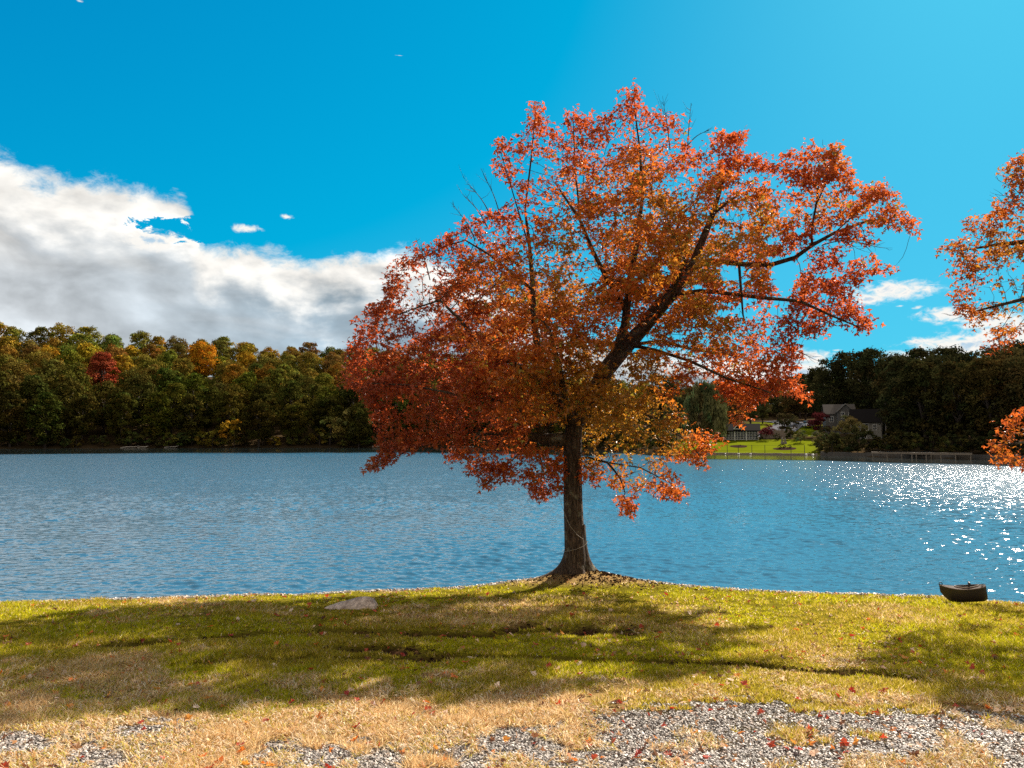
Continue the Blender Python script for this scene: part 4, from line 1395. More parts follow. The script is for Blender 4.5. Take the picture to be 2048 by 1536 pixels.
for i in range(len(xx)):
    x, y = float(xx[i]), float(yy[i])
    if y > float(shore_y(np.array([x]))[0]) - 0.4: y -= 0.6
    k = r.choice(4, p=[.36, .22, .22, .20])
    kind = kinds[k]
    o = bpy.data.objects.new('fallen_leaf', protos[kind][i % 4])
    s = 0.030 + 0.020 * r.random() + 0.0018 * y
    o.scale = (s, s, s)
    o.location = (x, y, float(ground_z(np.array([x]), np.array([y]))[0]) + 0.022)
    o.rotation_euler = (r.normal(0, .5), r.normal(0, .5), r.random() * 6.28)
    COL.objects.link(o)
    zone = 'loose gravel' if float(gravel_m(np.array([x]), np.array([y]))[0]) > .5 else ('straw coloured grass' if float(dry_m(np.array([x]), np.array([y]))[0]) > .5 else 'green grass')
    tag(o, fl_cols[kind][1].replace('the grass in front of the maple', zone + ' of the near bank'), 'fallen leaf', kind + ' leaves fallen on ' + zone)
# the uncountable rest
x, y = pick(7500, 4.0, 13.6, 0.74, 0, 97)
cl = fbm(x, y, 0.9, 120)
k = (r.random(len(x)) < 0.25 + 1.2 * sst(cl, .45, .65)) & (y < shore_y(x) - .15)
x, y = x[k], y[k]
n = len(x)
cols = np.array([(0.45, .05, .02), (.6, .2, .04), (.7, .5, .35), (.14, .06, .03), (.25, .11, .05), (.5, .26, .12)])[r.integers(0, 6, n)] * (0.7 + 0.5 * r.random((n, 1)))
P = np.stack([x, y, ground_z(x, y) + 0.012], 1)
me = leaf_mesh(P, 0.028 + 0.028 * r.random(n), 55, cols, 'leaf_litter', droop=-0.2)
tag(link('leaf_litter', me, mat_fall), 'scattered small dry leaves and leaf scraps all over the lawn', 'leaf litter', kind='stuff')
print('near', round(time.time() - T0, 1))

# ------------------------------------------------------------------ far trees
mat_far = leafy('far_foliage', trans=0.14, use_obj=True, gloss=0.0)


def far_crown(name, seed, H, Rr, low, n_lump, per, leaf, shape='round'):
    """crown of leaf clumps over a set of limbs; unit metres, base at the origin."""
    r = np.random.default_rng(seed)
    V, C = [], []
    centres = []
    lean = r.normal(0, 0.10, 2) * Rr
    zc, hz = (H + low) / 2, (H - low) / 2
    for i in range(n_lump):
        a = r.random() * 2 * np.pi
        t = r.uniform(-0.95, 1.0)
        if shape == 'cone':
            rad = Rr * (1 - (t + 1) / 2) * 0.95
        elif shape == 'willow':
            rad = Rr * math.sqrt(max(0, 1 - t * t)) * 0.8 if t > 0 else Rr * 0.9
        else:
            rad = Rr * math.sqrt(max(0, 1 - (abs(t)) ** (3.2 if t < 0 else 2.5))) * (0.95 if t < 0 else 0.90)
        rad *= r.random() ** 0.33 * (0.86 + 0.30 * math.sin(a * 2 + seed) * math.sin(t * 3 + seed * 2))
        c = np.array([rad * math.cos(a) + lean[0] * t, rad * math.sin(a) + lean[1] * t, zc + hz * t * 0.88])
        lr = Rr * (0.13 + 0.17 * r.random())
        centres.append(c)
        n = int(per * (0.7 + 0.6 * r.random()))
        d = r.normal(0, 1, (n, 3)); d /= np.linalg.norm(d, axis=1)[:, None]
        d[:, 2] = np.where(d[:, 2] < -0.6, -d[:, 2] * .6, d[:, 2])
        sq = np.array([1.08, 1.08, 0.95]) if shape != 'willow' else np.array([.7, .7, 1.6])
        if shape == 'cone': sq = np.array([1.3, 1.3, 0.4])
        P = c + d * lr * sq * (0.55 + 0.5 * r.random((n, 1)))
        s = leaf * (0.6 + 0.8 * r.random(n))
        nrm = d + r.normal(0, 0.7, (n, 3)) + np.array([0, 0, .3])
        nrm /= np.linalg.norm(nrm, axis=1)[:, None]
        u = np.cross(nrm, r.normal(0, 1, (n, 3))); u /= np.linalg.norm(u, axis=1)[:, None]
        w = np.cross(nrm, u)
        if shape == 'willow':
            u = np.tile(np.array([0, 0, -1.0]), (n, 1)) + r.normal(0, .15, (n, 3)); s2 = s * 0.35
        else:
            s2 = s * 0.7
        q = np.stack([P - u * s[:, None] * .5, P - w * s2[:, None] * .5, P + u * s[:, None] * .5, P + w * s2[:, None] * .5], 1)
        V.append(q.reshape(-1, 3))
        tone = np.array([1, 1, 1]) * (0.55 + 0.9 * r.random()) * np.array([1 + .25 * r.normal(0, .6), 1, 1])
        C.append(np.repeat(np.clip(tone * (0.75 + 0.5 * r.random((n, 1))), 0.2, 2), 4, 0))
    V = np.concatenate(V); C = np.concatenate(C)
    crown = raw_mesh(name + '_crown', V, np.arange(len(V)).reshape(-1, 4), C)
    B = Batch()
    top = H * 0.66
    tr = H * 0.018
    B.tube([(0, 0, -1.5), (0.05 * Rr * r.normal(), 0, H * .25), (0.08 * Rr * r.normal(), 0.05 * Rr * r.normal(), H * .55), (0, 0, top)], [tr * 1.3, tr, tr * .7, tr * .1], 8)
    for c in centres[:14]:
        c = c * np.array([.8, .8, .85]); z0 = max(low * 0.6, min(c[2] * 0.6, top * 0.8))
        B.tube([(0, 0, z0), (c[0] * .45, c[1] * .45, z0 + (c[2] - z0) * .6), c], [tr * .5, tr * .3, tr * .1], 5)
    return crown, B.mesh(name + '_trunk', smooth=True)


mat_ftrunk = plain('far_bark', (0.06, 0.042, 0.032), 0.9)
P_FAR = [far_crown('oak%d' % k, 100 + k, 18.5 + 1.2 * (k % 3), 6.0 + .4 * (k % 4), 2.5 if k % 2 else 1.0, 150, 54, 0.60) for k in range(7)]
P_DRK = [far_crown('ash%d' % k, 200 + k, 16, 5.2, 1.6, 125, 75, 0.42) for k in range(4)]
P_SHR = [far_crown('shrub%d' % k, 300 + k, 4.0, 2.3, 0.2, 26, 80, 0.30) for k in range(4)]
P_CON = [far_crown('pine%d' % k, 400 + k, 15, 4.2, 1.0, 60, 80, 0.42, 'cone') for k in range(2)]
P_WIL = [far_crown('willow', 500, 13, 5.6, 1.5, 60, 170, 0.75, 'willow')]
P_SML = [far_crown('small%d' % k, 600 + k, 5, 2.6, 1.2, 30, 110, 0.26) for k in range(3)]
for pr in (P_FAR, P_DRK, P_SHR, P_CON, P_WIL, P_SML):
    for (cr, tk) in pr:
        cr.materials.append(mat_far); tk.materials.append(mat_ftrunk)


def far_tree(name, proto, px, s, sc, colr, label, cat='tree', group=None, rz=None, dz=0.0, sz=None):
    x, y, z = far_pt(px, s)
    root = empty(name, (x, y, z + dz), random.random() * 6.28 if rz is None else rz)
    root.scale = (sc, sc, sc * (sz or 1.0))
    cr, tk = proto
    c = bpy.data.objects.new('crown', cr); COL.objects.link(c); c.parent = root; c.color = (*colr, 1)
    t = bpy.data.objects.new('trunk', tk); COL.objects.link(t); t.parent = root
    tag(root, label, cat, group)
    return root


GREENS = [(.130, .115, .018), (.090, .086, .017), (.155, .125, .020), (.185, .128, .018), (.115, .112, .021), (.22, .145, .015), (.14, .088, .019)]
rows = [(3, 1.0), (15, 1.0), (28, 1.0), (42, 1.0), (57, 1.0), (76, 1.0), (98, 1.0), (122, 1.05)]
rowname = ['standing at the water edge', 'just behind the front row', 'low on the slope', 'part way up the slope', 'in the middle of the slope',
           'high on the slope', 'just below the ridge', 'on the ridge']
tone = ['dull green', 'dark green', 'olive green', 'ochre green', 'mid green', 'yellowish', 'brownish']
for k, (s, f) in enumerate(rows):
    px = -190.0 + (k % 2) * 35
    while px < 1290:
        a = math.atan((px - 1024) / F)
        r0 = float(far_shore(np.array([a]))[0]) + s
        j = random.choice(range(7)) if k > 2 else random.choice([0, 1, 1, 4, 4, 2, 6])
        sc = f * random.uniform(.84, 1.04)
        if px > 1000: sc *= .85
        if k == 0: sc *= .85
        if (150 < px < 255 and k in (2, 3)) or (365 < px < 440 and k in (3, 4)): sc *= .68
        row_shade = [.45, .58, .78, 1.0, 1.25, 1.4, 1.4, 1.4][k]  # backlit shade of front rows and sunlit upper rows put into leaf colour
        cr = tuple(v * row_shade for v in GREENS[j])
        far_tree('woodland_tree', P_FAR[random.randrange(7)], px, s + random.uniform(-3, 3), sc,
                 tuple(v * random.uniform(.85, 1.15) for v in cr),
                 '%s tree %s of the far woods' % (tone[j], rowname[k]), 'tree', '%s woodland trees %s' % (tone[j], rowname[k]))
        px += (10.5 if k < 5 else 10.0) / r0 * F * random.uniform(.85, 1.15) / max(.6, math.cos(a))
# bright individuals
far_tree('red_maple', P_FAR[0], 205, 50, 1.06, (.30, .062, .028), 'bright red tree among the green woods on the far shore', dz=3.0, sz=.9)
far_tree('orange_maple', P_FAR[3], 403, 74, .88, (.46, .20, .016), 'bright orange tree among the green woods on the far shore', dz=6.0)
far_tree('yellow_maple', P_FAR[2], 98, 70, .8, (.34, .20, .02), 'yellow tree near the top of the woods left of the red one', dz=2)
far_tree('russet_maple', P_FAR[4], 300, 98, .8, (.26, .13, .03), 'russet tree near the ridge between the red and the orange tree', dz=2)
# undergrowth at the water's edge
uc = [(.16, .13, .02), (.10, .09, .02), (.30, .18, .02), (.075, .08, .02), (.36, .16, .02), (.07, .07, .02)]
un = ['yellow green', 'olive', 'golden', 'green', 'orange', 'dark green']
px = -120.0
while px < 1330:
    j = random.choice([0, 1, 1, 3, 5, 2, 5]) if px > 380 else random.choice([5, 5, 3, 1])
    if 770 < px < 800: px += 20
    far_tree('shore_shrub', P_SHR[random.randrange(4)], px, random.uniform(.2, 3.5), random.uniform(.7, 1.5), tuple(v * random.uniform(.8, 1.1) for v in uc[j]),
             '%s bush overhanging the water below the wooded far shore' % un[j], 'shrub', '%s bushes along the wooded far shore' % un[j], sz=random.uniform(.7, 1.2))
    px += random.uniform(16, 34)
far_tree('shore_shrub', P_SML[0], 465, 1.5, 1.7, (.40, .22, .02), 'tall golden bush at the water edge below the orange tree', 'shrub')
far_tree('shore_shrub', P_SML[1], 662, 1.5, 1.9, (.24, .20, .05), 'pale yellow green small tree at the water edge, right end of the woods', 'shrub')
far_tree('shore_shrub', P_SML[2], 712, 2.5, 2.4, (.20, .17, .05), 'tall pale olive small tree beside the maple crown on the far shore', 'shrub')

# hill wood in the far distance: one mass
r = np.random.default_rng(808)
n = 5200
a = np.arctan((r.uniform(1120, 2300, n) - 1024) / F)
s = r.uniform(130, 500, n)
rr_ = far_shore(a) + s
X, Y = rr_ * np.sin(a), rr_ * np.cos(a)
Z = far_z(X, Y)
per = 34
d = r.normal(0, 1, (n, per, 3)); d /= np.linalg.norm(d, axis=2)[..., None]
d[..., 2] = np.abs(d[..., 2]) * 1.3
P = np.stack([X, Y, Z + 5], 1)[:, None] + d * np.array([3.8, 3.8, 5.0])
sz_ = 1.1 * (0.6 + 0.8 * r.random((n, per, 1)))
u = r.normal(0, 1, (n, per, 3)); u /= np.linalg.norm(u, axis=2)[..., None]
w = np.cross(d, u); w /= np.linalg.norm(w, axis=2)[..., None] + 1e-9
V = np.stack([P - u * sz_, P - w * sz_ * .7, P + u * sz_, P + w * sz_ * .7], 2).reshape(-1, 3)
hc = np.array(GREENS)[r.integers(0, 7, n)] * (0.8 + 0.4 * r.random((n, 1)))
C = np.repeat(hc, per * 4, 0)
tag(link('hill_forest', raw_mesh('hill_forest', V, np.arange(len(V)).reshape(-1, 4), C), leafy('hill_foliage', trans=.3, gloss=0)),
    'distant wooded hillside seen beyond the houses', 'forest', kind='stuff')

# dark trees on the right shore
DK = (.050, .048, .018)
for (px, s, sc, kd, cc) in [(1665, 62, 1.15, 0, DK), (1700, 66, 1.25, 1, DK), (1738, 58, 1.30, 2, DK), (1640, 75, 1.0, 3, DK), (1795, 50, 1.18, 3, DK), (1745, 74, 1.35, 0, DK),
                        (1808, 16, .84, 0, DK), (1815, 24, 1.05, 1, DK), (1850, 15, 1.0, 2, (.055, .05, .016)), (1880, 26, 1.06, 3, DK), (1915, 14, .95, 1, (.06, .05, .016)),
                        (1950, 22, .98, 0, (.09, .065, .02)), (1985, 14, .98, 2, (.10, .07, .02)), (2020, 24, 1.08, 3, (.12, .09, .03)), (2055, 13, 1.0, 0, (.08, .06, .02)),
                        (2090, 22, 1.05, 1, DK), (2130, 14, 1.0, 2, DK), (1800, 40, 1.12, 2, DK), (1860, 42, 1.15, 0, DK), (1930, 40, 1.12, 3, DK), (2000, 42, 1.15, 1, DK),
                        (2060, 44, 1.2, 2, DK), (1830, 62, 1.3, 1, DK), (1900, 62, 1.3, 3, DK), (1970, 62, 1.3, 0, DK), (2040, 64, 1.35, 3, DK), (2180, 18, 1, 0, DK), (2240, 16, 1, 1, DK)]:
    back = 'behind the houses' if px < 1780 else ('in the front row' if s < 30 else 'in the back rows')
    brown = 'brownish' if cc[0] > .07 else 'dark'
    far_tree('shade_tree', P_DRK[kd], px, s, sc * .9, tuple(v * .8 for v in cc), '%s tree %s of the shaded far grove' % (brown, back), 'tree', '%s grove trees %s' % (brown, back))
# understorey of the grove
for i in range(26):
    px = 1640 + i * 19 + random.uniform(-6, 6)
    far_tree('grove_bush', P_SHR[i % 4], px, random.uniform(2.5, 7) if px > 1720 else random.uniform(1, 4), random.uniform(.5, .95), random.choice([(.05, .045, .015), (.07, .065, .018), (.04, .04, .015)]),
             'dark green bush along the shaded right far shore', 'shrub', 'bushes along the shaded right far shore')
for i in range(20):  # thicket row added to darken the sunlit gaps between the trunks
    far_tree('grove_bush', P_SHR[i % 4], 1770 + i * 19, random.uniform(34, 40), random.uniform(1.1, 1.7), (.045, .042, .016),
             'dark green thicket added to darken the gaps behind the grove trunks', 'shrub', 'thickets behind the shaded grove')
# middle: willow, conifers and garden trees
far_tree('willow_tree', P_WIL[0], 1408, 12, .92, (.115, .115, .045), 'grey green willow left of the low shed with the white grid front')
far_tree('willow_tree', P_WIL[0], 1352, 20, .75, (.09, .09, .035), 'dull green willow half hidden by the maple crown', rz=2)
for (px, s, sc, kd) in [(1320, 55, 1.05, 0), (1345, 70, .95, 1), (1470, 45, .62, 0), (1500, 60, .7, 2), (1525, 70, .55, 3), (1380, 60, .7, 1), (1440, 70, .75, 2), (1300, 30, .7, 3), (1585, 95, .8, 0), (1610, 100, .85, 1), (1635, 92, .85, 2), (1555, 110, .8, 3), (1600, 120, .9, 2)]:
    far_tree('yard_tree', P_DRK[kd], px, s, sc, random.choice([(.05, .05, .018), (.07, .065, .02), (.09, .06, .02)]),
             'dark tree in the yards behind the low shed', 'tree', 'trees in the yards behind the low shed')
far_tree('garden_tree', P_SML[0], 1573, 33, .95, (.06, .05, .02), 'thin dark tree beside the road near the parked white car')
far_tree('burgundy_tree', P_SML[1], 1640, 30, 1.0, (.085, .020, .022), 'burgundy tree in front of the grey house')
far_tree('burgundy_bush', P_SML[2], 1532, 23, .62, (.16, .035, .045), 'small burgundy tree at the right end of the low shed', 'shrub')
far_tree('garden_tree', P_SML[0], 1708, 14, 1.0, (.11, .085, .03), 'sparse olive tree in front of the white house')
far_tree('garden_tree', P_SML[2], 1690, 26, .9, (.12, .09, .03), 'thin olive tree between the grey house and the white house')
for (px, s, sc, colr, lab) in [(1553, 22, .36, (.05, .05, .015), 'dark bush by the stone wall above the lawn'),
                               (1579, 24, .62, (.05, .05, .015), 'large dark bush above the lawn beside the road'),
                               (1594, 22, .50, (.10, .11, .02), 'lighter green bush above the lawn'),
                               (1600, 18, .58, (.17, .17, .07), 'round pale clipped bush on the right of the lawn'),
                               (1632, 17, .55, (.22, .20, .12), 'pale round bush beside the dark bushes'),
                               (1650, 18, .75, (.045, .035, .015), 'broad dark bush right of the lawn'),
                               (1642, 7, .72, (.10, .10, .035), 'olive mound of shrub at the waterline'),
                               (1668, 9, .7, (.08, .075, .025), 'olive shrub at the waterline below the grey house'),
                               (1695, 8, .65, (.06, .06, .02), 'dark shrub at the waterline below the white house'),
                               (1450, 22, .62, (.05, .05, .018), 'dark bush at the left end of the low shed'),
                               (1430, 20, .50, (.06, .06, .02), 'dark bush under the willow'),
                               (1518, 22, .30, (.04, .04, .015), 'tiny dark bush against the low shed'),
                               (1410, 24, .8, (.07, .07, .02), 'green hedge bush left of the low shed')]:
    far_tree('garden_bush', P_SHR[random.randrange(4)], px, s, sc, colr, lab, 'shrub')

# ------------------------------------------------------------------ buildings across the lake
m_white = plain('white_paint', (0.62, 0.60, 0.56), 0.6, .1, 2)
m_dkroof = plain('dark_shingles', (0.014, 0.012, 0.012), 0.95, .35, 3, .2, spec=0.03)
m_dark = plain('dark_interior', (0.02, 0.02, 0.022), 0.4, .2, 3)
m_grey = plain('grey_siding', (0.10, 0.095, 0.09), 0.8, .15, 1)
m_cream = plain('pale_siding', (0.20, 0.185, 0.16), 0.8, .12, 1)
m_groof = plain('grey_shingles', (0.10, 0.088, 0.08), 0.95, .3, 3, .2, spec=0.03)
m_glass = plain('dark_glass', (0.03, 0.035, 0.045), 0.1, .1, 2)
m_stone = plain('stone_wall', (0.24, 0.19, 0.15), 0.9, .5, 2.2, .5)


def facing(px, s, extra=0.0):
    x, y, z = far_pt(px, s)
    return x, y, z, -math.atan2(x, y) + extra


def gable_roof(B, w, d, z0, h, over=0.35, along='x', th=0.14):
    W, Dp = w / 2 + over, d / 2 + over
    drop = h * over / (d / 2 if along == 'x' else w / 2)
    zl = z0 - drop
    if along == 'x':
        V = [(-W, -Dp, zl), (W, -Dp, zl), (W, 0, z0 + h), (-W, 0, z0 + h), (-W, Dp, zl), (W, Dp, zl)]
    else:
        V = [(-W, -Dp, zl), (-W, Dp, zl), (0, Dp, z0 + h), (0, -Dp, z0 + h), (W, -Dp, zl), (W, Dp, zl)]
    V = np.array(V, float)
    V2 = V.copy(); V2[:, 2] += th
    B.add(np.vstack([V, V2]), [(0, 1, 2, 3), (3, 2, 5, 4), (6, 9, 8, 7), (9, 10, 11, 8), (0, 6, 7, 1), (4, 5, 11, 10), (0, 3, 9, 6), (3, 4, 10, 9), (1, 7, 8, 2), (2, 8, 11, 5)])


def wall_block(B, w, d, h, rise=0, along='x', cx=0, cy=0, z0=-1.5):
    V = [(-w / 2, -d / 2, z0), (w / 2, -d / 2, z0), (w / 2, d / 2, z0), (-w / 2, d / 2, z0), (-w / 2, -d / 2, h), (w / 2, -d / 2, h), (w / 2, d / 2, h), (-w / 2, d / 2, h)]
    Q = [(0, 1, 5, 4), (1, 2, 6, 5), (2, 3, 7, 6), (3, 0, 4, 7)]
    T = []
    if rise:
        if along == 'x':
            V += [(-w / 2, 0, h + rise), (w / 2, 0, h + rise)]
            T = [(4, 7, 8), (5, 9, 6)]
            T = [(4, 8, 7), (5, 6, 9)]
        else:
            V += [(0, -d / 2, h + rise), (0, d / 2, h + rise)]
            T = [(4, 5, 8), (6, 7, 9)]
    V = np.array(V, float) + np.array([cx, cy, 0])
    B.add(V, Q, T)


def window(root, x, y, z, w, h, mframe, nx=1, ny=1, arch=False):
    f = Batch(); t = 0.09
    f.box((x - w / 2, y - .04, z), (t, .08, h + t)); f.box((x + w / 2, y - .04, z), (t, .08, h + t))
    f.box((x, y - .041, z + h / 2), (w - t, .08, t)); f.box((x, y - .041, z - h / 2), (w - t, .08, t))
    for k in range(1, nx): f.box((x - w / 2 + w * k / nx, y - .042, z), (.05, .05, h - t))
    for k in range(1, ny): f.box((x, y - .044, z - h / 2 + h * k / ny), (w - t, .05, .05))
    fo = f.build('window', mframe, root)
    Batch().box((x, y - .01, z), (w - t, .03, h - t)).build('pane', m_glass, fo)


# low shed with a white grid front and a small gable
x, y, z, rz = facing(1480, 24)
sh = empty('garden_shed', (x, y, z), rz)
wS, dS, hS = 6.9, 4.2, 1.75
B = Batch(); wall_block(B, wS, dS, hS + .15, 1.15, 'x'); B.build('wall', m_dark, sh)
B = Batch(); gable_roof(B, wS, dS, hS + .15, 1.2, .4, 'x'); B.build('roof', m_dkroof, sh)
B = Batch()
for k in range(4):
    B.box((-wS / 2 + .1 + (wS - .2) * k / 3, -dS / 2 - .06, hS / 2 - .2), (.2, .12, hS + .3))
B.box((0, -dS / 2 - .075, hS + .10), (wS, .15, .18)); B.box((0, -dS / 2 - .077, .05), (wS, .12, .10))
B.build('frame', m_white, sh)
for b in range(3):
    x0 = -wS / 2 + .1 + (wS - .2) * b / 3; ww = (wS - .2) / 3
    B = Batch()
    for k in range(1, 4): B.box((x0 + ww * k / 4, -dS / 2 - .05, hS / 2), (.055, .05, hS - .1))
    for k in range(1, 4): B.box((x0 + ww / 2, -dS / 2 - .053, hS * k / 4), (ww - .2, .05, .055))
    B.build('grid_panel', m_white, sh)
B = Batch()
gx, gw, gh = -.35, 1.9, 1.0
yg = -dS / 2 - .42
for sg in (-1, 1):
    B.tube([(gx + sg * gw / 2, yg, hS + .35), (gx, yg, hS + .35 + gh)], [.08, .08], 4)
B.tube([(gx - gw / 2, yg, hS + .35), (gx + gw / 2, yg, hS + .35)], [.07, .07], 4)
B.build('gable_trim', m_white, sh)
B = Batch()
B.add([(gx - gw / 2, yg + .03, hS + .35), (gx + gw / 2, yg + .03, hS + .35), (gx, yg + .03, hS + .35 + gh), (gx - gw / 2, 0, hS + .35), (gx + gw / 2, 0, hS + .35), (gx, 0, hS + .35 + gh)],
      [(0, 2, 5, 3), (2, 1, 4, 5)], [(0, 1, 2)])
B.build('dormer', m_dkroof, sh)
tag(sh, 'low dark roofed shed with white grid front above the lawn', 'shed')

# grey house with two gables
x, y, z, rz = facing(1677, 44, .12)
h1 = empty('house', (x, y, z), rz); h1.scale = (.68, .68, .86)
B = Batch(); wall_block(B, 8.6, 8, 4.6, 2.2, 'x'); wall_block(B, 4.6, 3.0, 5.0, 1.7, 'y', 1.2, -5.0); B.build('wall', m_grey, h1)
B = Batch(); gable_roof(B, 8.6, 8, 4.6, 2.25, .4, 'x'); B.build('roof', m_groof, h1)
B = Batch(); gable_roof(B, 4.6, 6.2, 0, 1.75, .35, 'y'); B.V = [v + np.array([1.2, -3.6, 5.0]) for v in B.V]; B.build('gable_roof', m_groof, h1)
B = Batch()
for sg in (-1, 1): B.tube([(1.2 + sg * 2.6, -6.9, 4.85), (1.2, -6.9, 6.85)], [.13, .13], 4)
B.build('gable_trim', m_cream, h1)
window(h1, 0.4, -6.5, 4.1, .95, 1.5, m_white, 2, 2); window(h1, 2.4, -6.5, 4.1, .7, 1.3, m_white, 1, 2); window(h1, 1.2, -6.5, 1.3, 1.8, 1.3, m_white, 3, 1)
window(h1, -2.6, -4.0, 3.2, 1.2, 1.3, m_white, 2, 2)
tag(h1, 'grey two-storey house with gables across the lake', 'house')
# white house with dark roof
x, y, z, rz = facing(1733, 34, -.1)
h2 = empty('house', (x, y, z), rz); h2.scale = (.74, .74, .92)
B = Batch(); wall_block(B, 7.4, 7, 3.5, 2.4, 'x'); B.build('wall', m_cream, h2)
B = Batch(); gable_roof(B, 7.4, 7, 3.5, 2.5, .45, 'x'); B.build('roof', m_dkroof, h2)
for k in range(3): window(h2, -1.6 + k * .95, -3.5, 2.3, .75, 1.4, m_white, 1, 2)
window(h2, -1.0, -3.5, .4, 2.4, .9, m_white, 3, 1)
window(h2, 2.2, -3.5, 2.2, .9, 1.1, m_white, 2, 2)
tag(h2, 'pale house with a dark roof beside the grey house', 'house')

# stone retaining wall above the lawn
def wall_run(p0, p1, h, th, name, mat, label, cat='wall'):
    B = Batch()
    n = 14
    for k in range(n):
        a = p0[0] + (p1[0] - p0[0]) * (k + .5) / n; s = p0[1] + (p1[1] - p0[1]) * (k + .5) / n
        x, y, z = far_pt(a, s)
        rz = -math.atan2(x, y)
        xa, ya, _ = far_pt(p0[0] + (p1[0] - p0[0]) * k / n, p0[1] + (p1[1] - p0[1]) * k / n)
        xb, yb, _ = far_pt(p0[0] + (p1[0] - p0[0]) * (k + 1) / n, p0[1] + (p1[1] - p0[1]) * (k + 1) / n)
        hh_ = h * (1 + .08 * math.sin(k * 2.3))
        B.box(((xa + xb) / 2, (ya + yb) / 2, z + hh_ / 2 - .3), (math.hypot(xb - xa, yb - ya) - .01, th, hh_ + .6), math.atan2(yb - ya, xb - xa))
    return tag(B.build(name, mat), label, cat)


wall_run((1519, 26), (1585, 28), 1.7, .5, 'retaining_wall', m_stone, 'brown stone retaining wall between the low shed and the bushes')
wall_run((1385, .6), (1632, .6), .30, .35, 'shore_edging', m_stone, 'low stone edging where the far lawn meets the water', 'edging')
wall_run((1640, .8), (2060, .8), .55, .4, 'lake_wall', plain('old_concrete', (.10, .085, .07), .9, .3, 1), 'dark concrete lake wall below the shaded grove')

# road behind the lawn
V, q = [], []
cen = [(1543, 29, 3.4), (1549, 36, 3.6), (1556, 44, 3.8), (1566, 52, 3.9), (1577, 60, 3.9), (1580, 68, 3.6), (1570, 76, 3.4), (1555, 84, 3.2), (1530, 92, 3)]
for i, (px, s, hw) in enumerate(cen):
    x, y, z = far_pt(px, s)
    x2, y2, _ = far_pt(*(cen[min(i + 1, len(cen) - 1)][:2])); x1, y1, _ = far_pt(*(cen[max(i - 1, 0)][:2]))
    dx, dy = x2 - x1, y2 - y1; L = math.hypot(dx, dy)
    for t in np.linspace(-1, 1, 7):
        xx_, yy_ = x - dy / L * hw * t, y + dx / L * hw * t
        V.append((xx_, yy_, float(far_z(xx_, yy_)[0]) + .14))
for i in range(len(cen) - 1):
    for j in range(6): q.append((i * 7 + j, i * 7 + j + 1, (i + 1) * 7 + j + 1, (i + 1) * 7 + j))
tag(link('road', raw_mesh('road', V, q, smooth=True), plain('asphalt', (.11, .11, .125), 1.0, .2, 2, spec=0.0)), kind='structure')

# parked white car
def car(px, s, rz0):
    x, y, z, rz = facing(px, s)
    root = empty('parked_car', (x, y, z + .12), rz + rz0)
    paint = plain('white_car_paint', (.65, .66, .68), .25, .05, 2)
    tyre = plain('tyre', (.02, .02, .02), .8); rimm = plain('rim', (.4, .4, .42), .3, metallic=.8)
    B = Batch(); B.box((0, 0, .55), (1.78, 4.4, .55), 0, .95); B.box((0, -1.5, .80), (1.6, 1.2, .12), 0, .9)
    B.build('body', paint, root, bevel=.08)
    B = Batch(); B.box((0, .25, 1.13), (1.55, 2.4, .58), 0, .78); B.build('cabin', m_glass, root, bevel=.06)
    B = Batch(); B.box((0, .25, 1.44), (1.20, 1.8, .05), 0, .95); B.build('roof', paint, root, bevel=.02)
    for sx in (-1, 1):
        for sy in (-1.35, 1.35):
            w = Batch().tube([(sx * .92, sy, .32), (sx * .70, sy, .32)], [.33, .33], 18).build('wheel', tyre, root)
            Batch().tube([(sx * .935, sy, .32), (sx * .90, sy, .32)], [.19, .19], 14).build('rim', rimm, w)
        Batch().box((sx * .62, -2.20, .62), (.34, .06, .14)).build('headlight', m_white, root, bevel=.02)
    tag(root, 'white car parked beside the road across the lake', 'car')


car(1615, 52, .25)
x, y, z, rz = facing(1592, 56, 1.2)

# mulch beds on the far lawn (planting inside)
m_mulch = plain('mulch', (.035, .020, .018), 1.0, .4, 4, 0, spec=0.0)
def bed(px, s, rx, ry, label, plants):
    x, y, z = far_pt(px, s)
    V = [(x, y, z + .16)]
    for k in range(36):
        a = 2 * math.pi * k / 36
        xx_, yy_ = x + rx * math.cos(a) * (1 + .06 * math.sin(3 * a)), y + ry * math.sin(a)
        V.append((xx_, yy_, float(far_z(xx_, yy_)[0]) + .02))
    o = link('mulch_bed', raw_mesh('mulch_bed', V, np.array([(0, 1 + k, 1 + (k + 1) % 36) for k in range(36)])), m_mulch)
    tag(o, label, 'flower bed')
    for (dx, dy, sc, cc, lab) in plants:
        xx_, yy_ = x + dx, y + dy
        root = empty('bed_plant', (xx_, yy_, float(far_z(xx_, yy_)[0]) + .03))
        root.scale = (sc, sc, sc)
        c = bpy.data.objects.new('foliage', P_SHR[1][0]); COL.objects.link(c); c.parent = root; c.color = (*cc, 1)
        tag(root, lab, 'plant')


bed(1476, 11.5, 1.55, 2.1, 'oval mulch bed on the left of the far lawn', [(.3, 0, .07, (.05, .03, .02), 'tiny low plant in the left mulch bed')])
bed(1568, 8.5, 2.0, 2.1, 'oval planted bed on the right of the far lawn', [(-1.0, 0, .16, (.06, .05, .02), 'low dark plant at the left of the right bed'), (-.2, .3, .20, (.07, .06, .02), 'low dark plant in the middle of the right bed'), (.7, -.2, .17, (.09, .08, .04), 'low olive plant at the right of the right bed')])

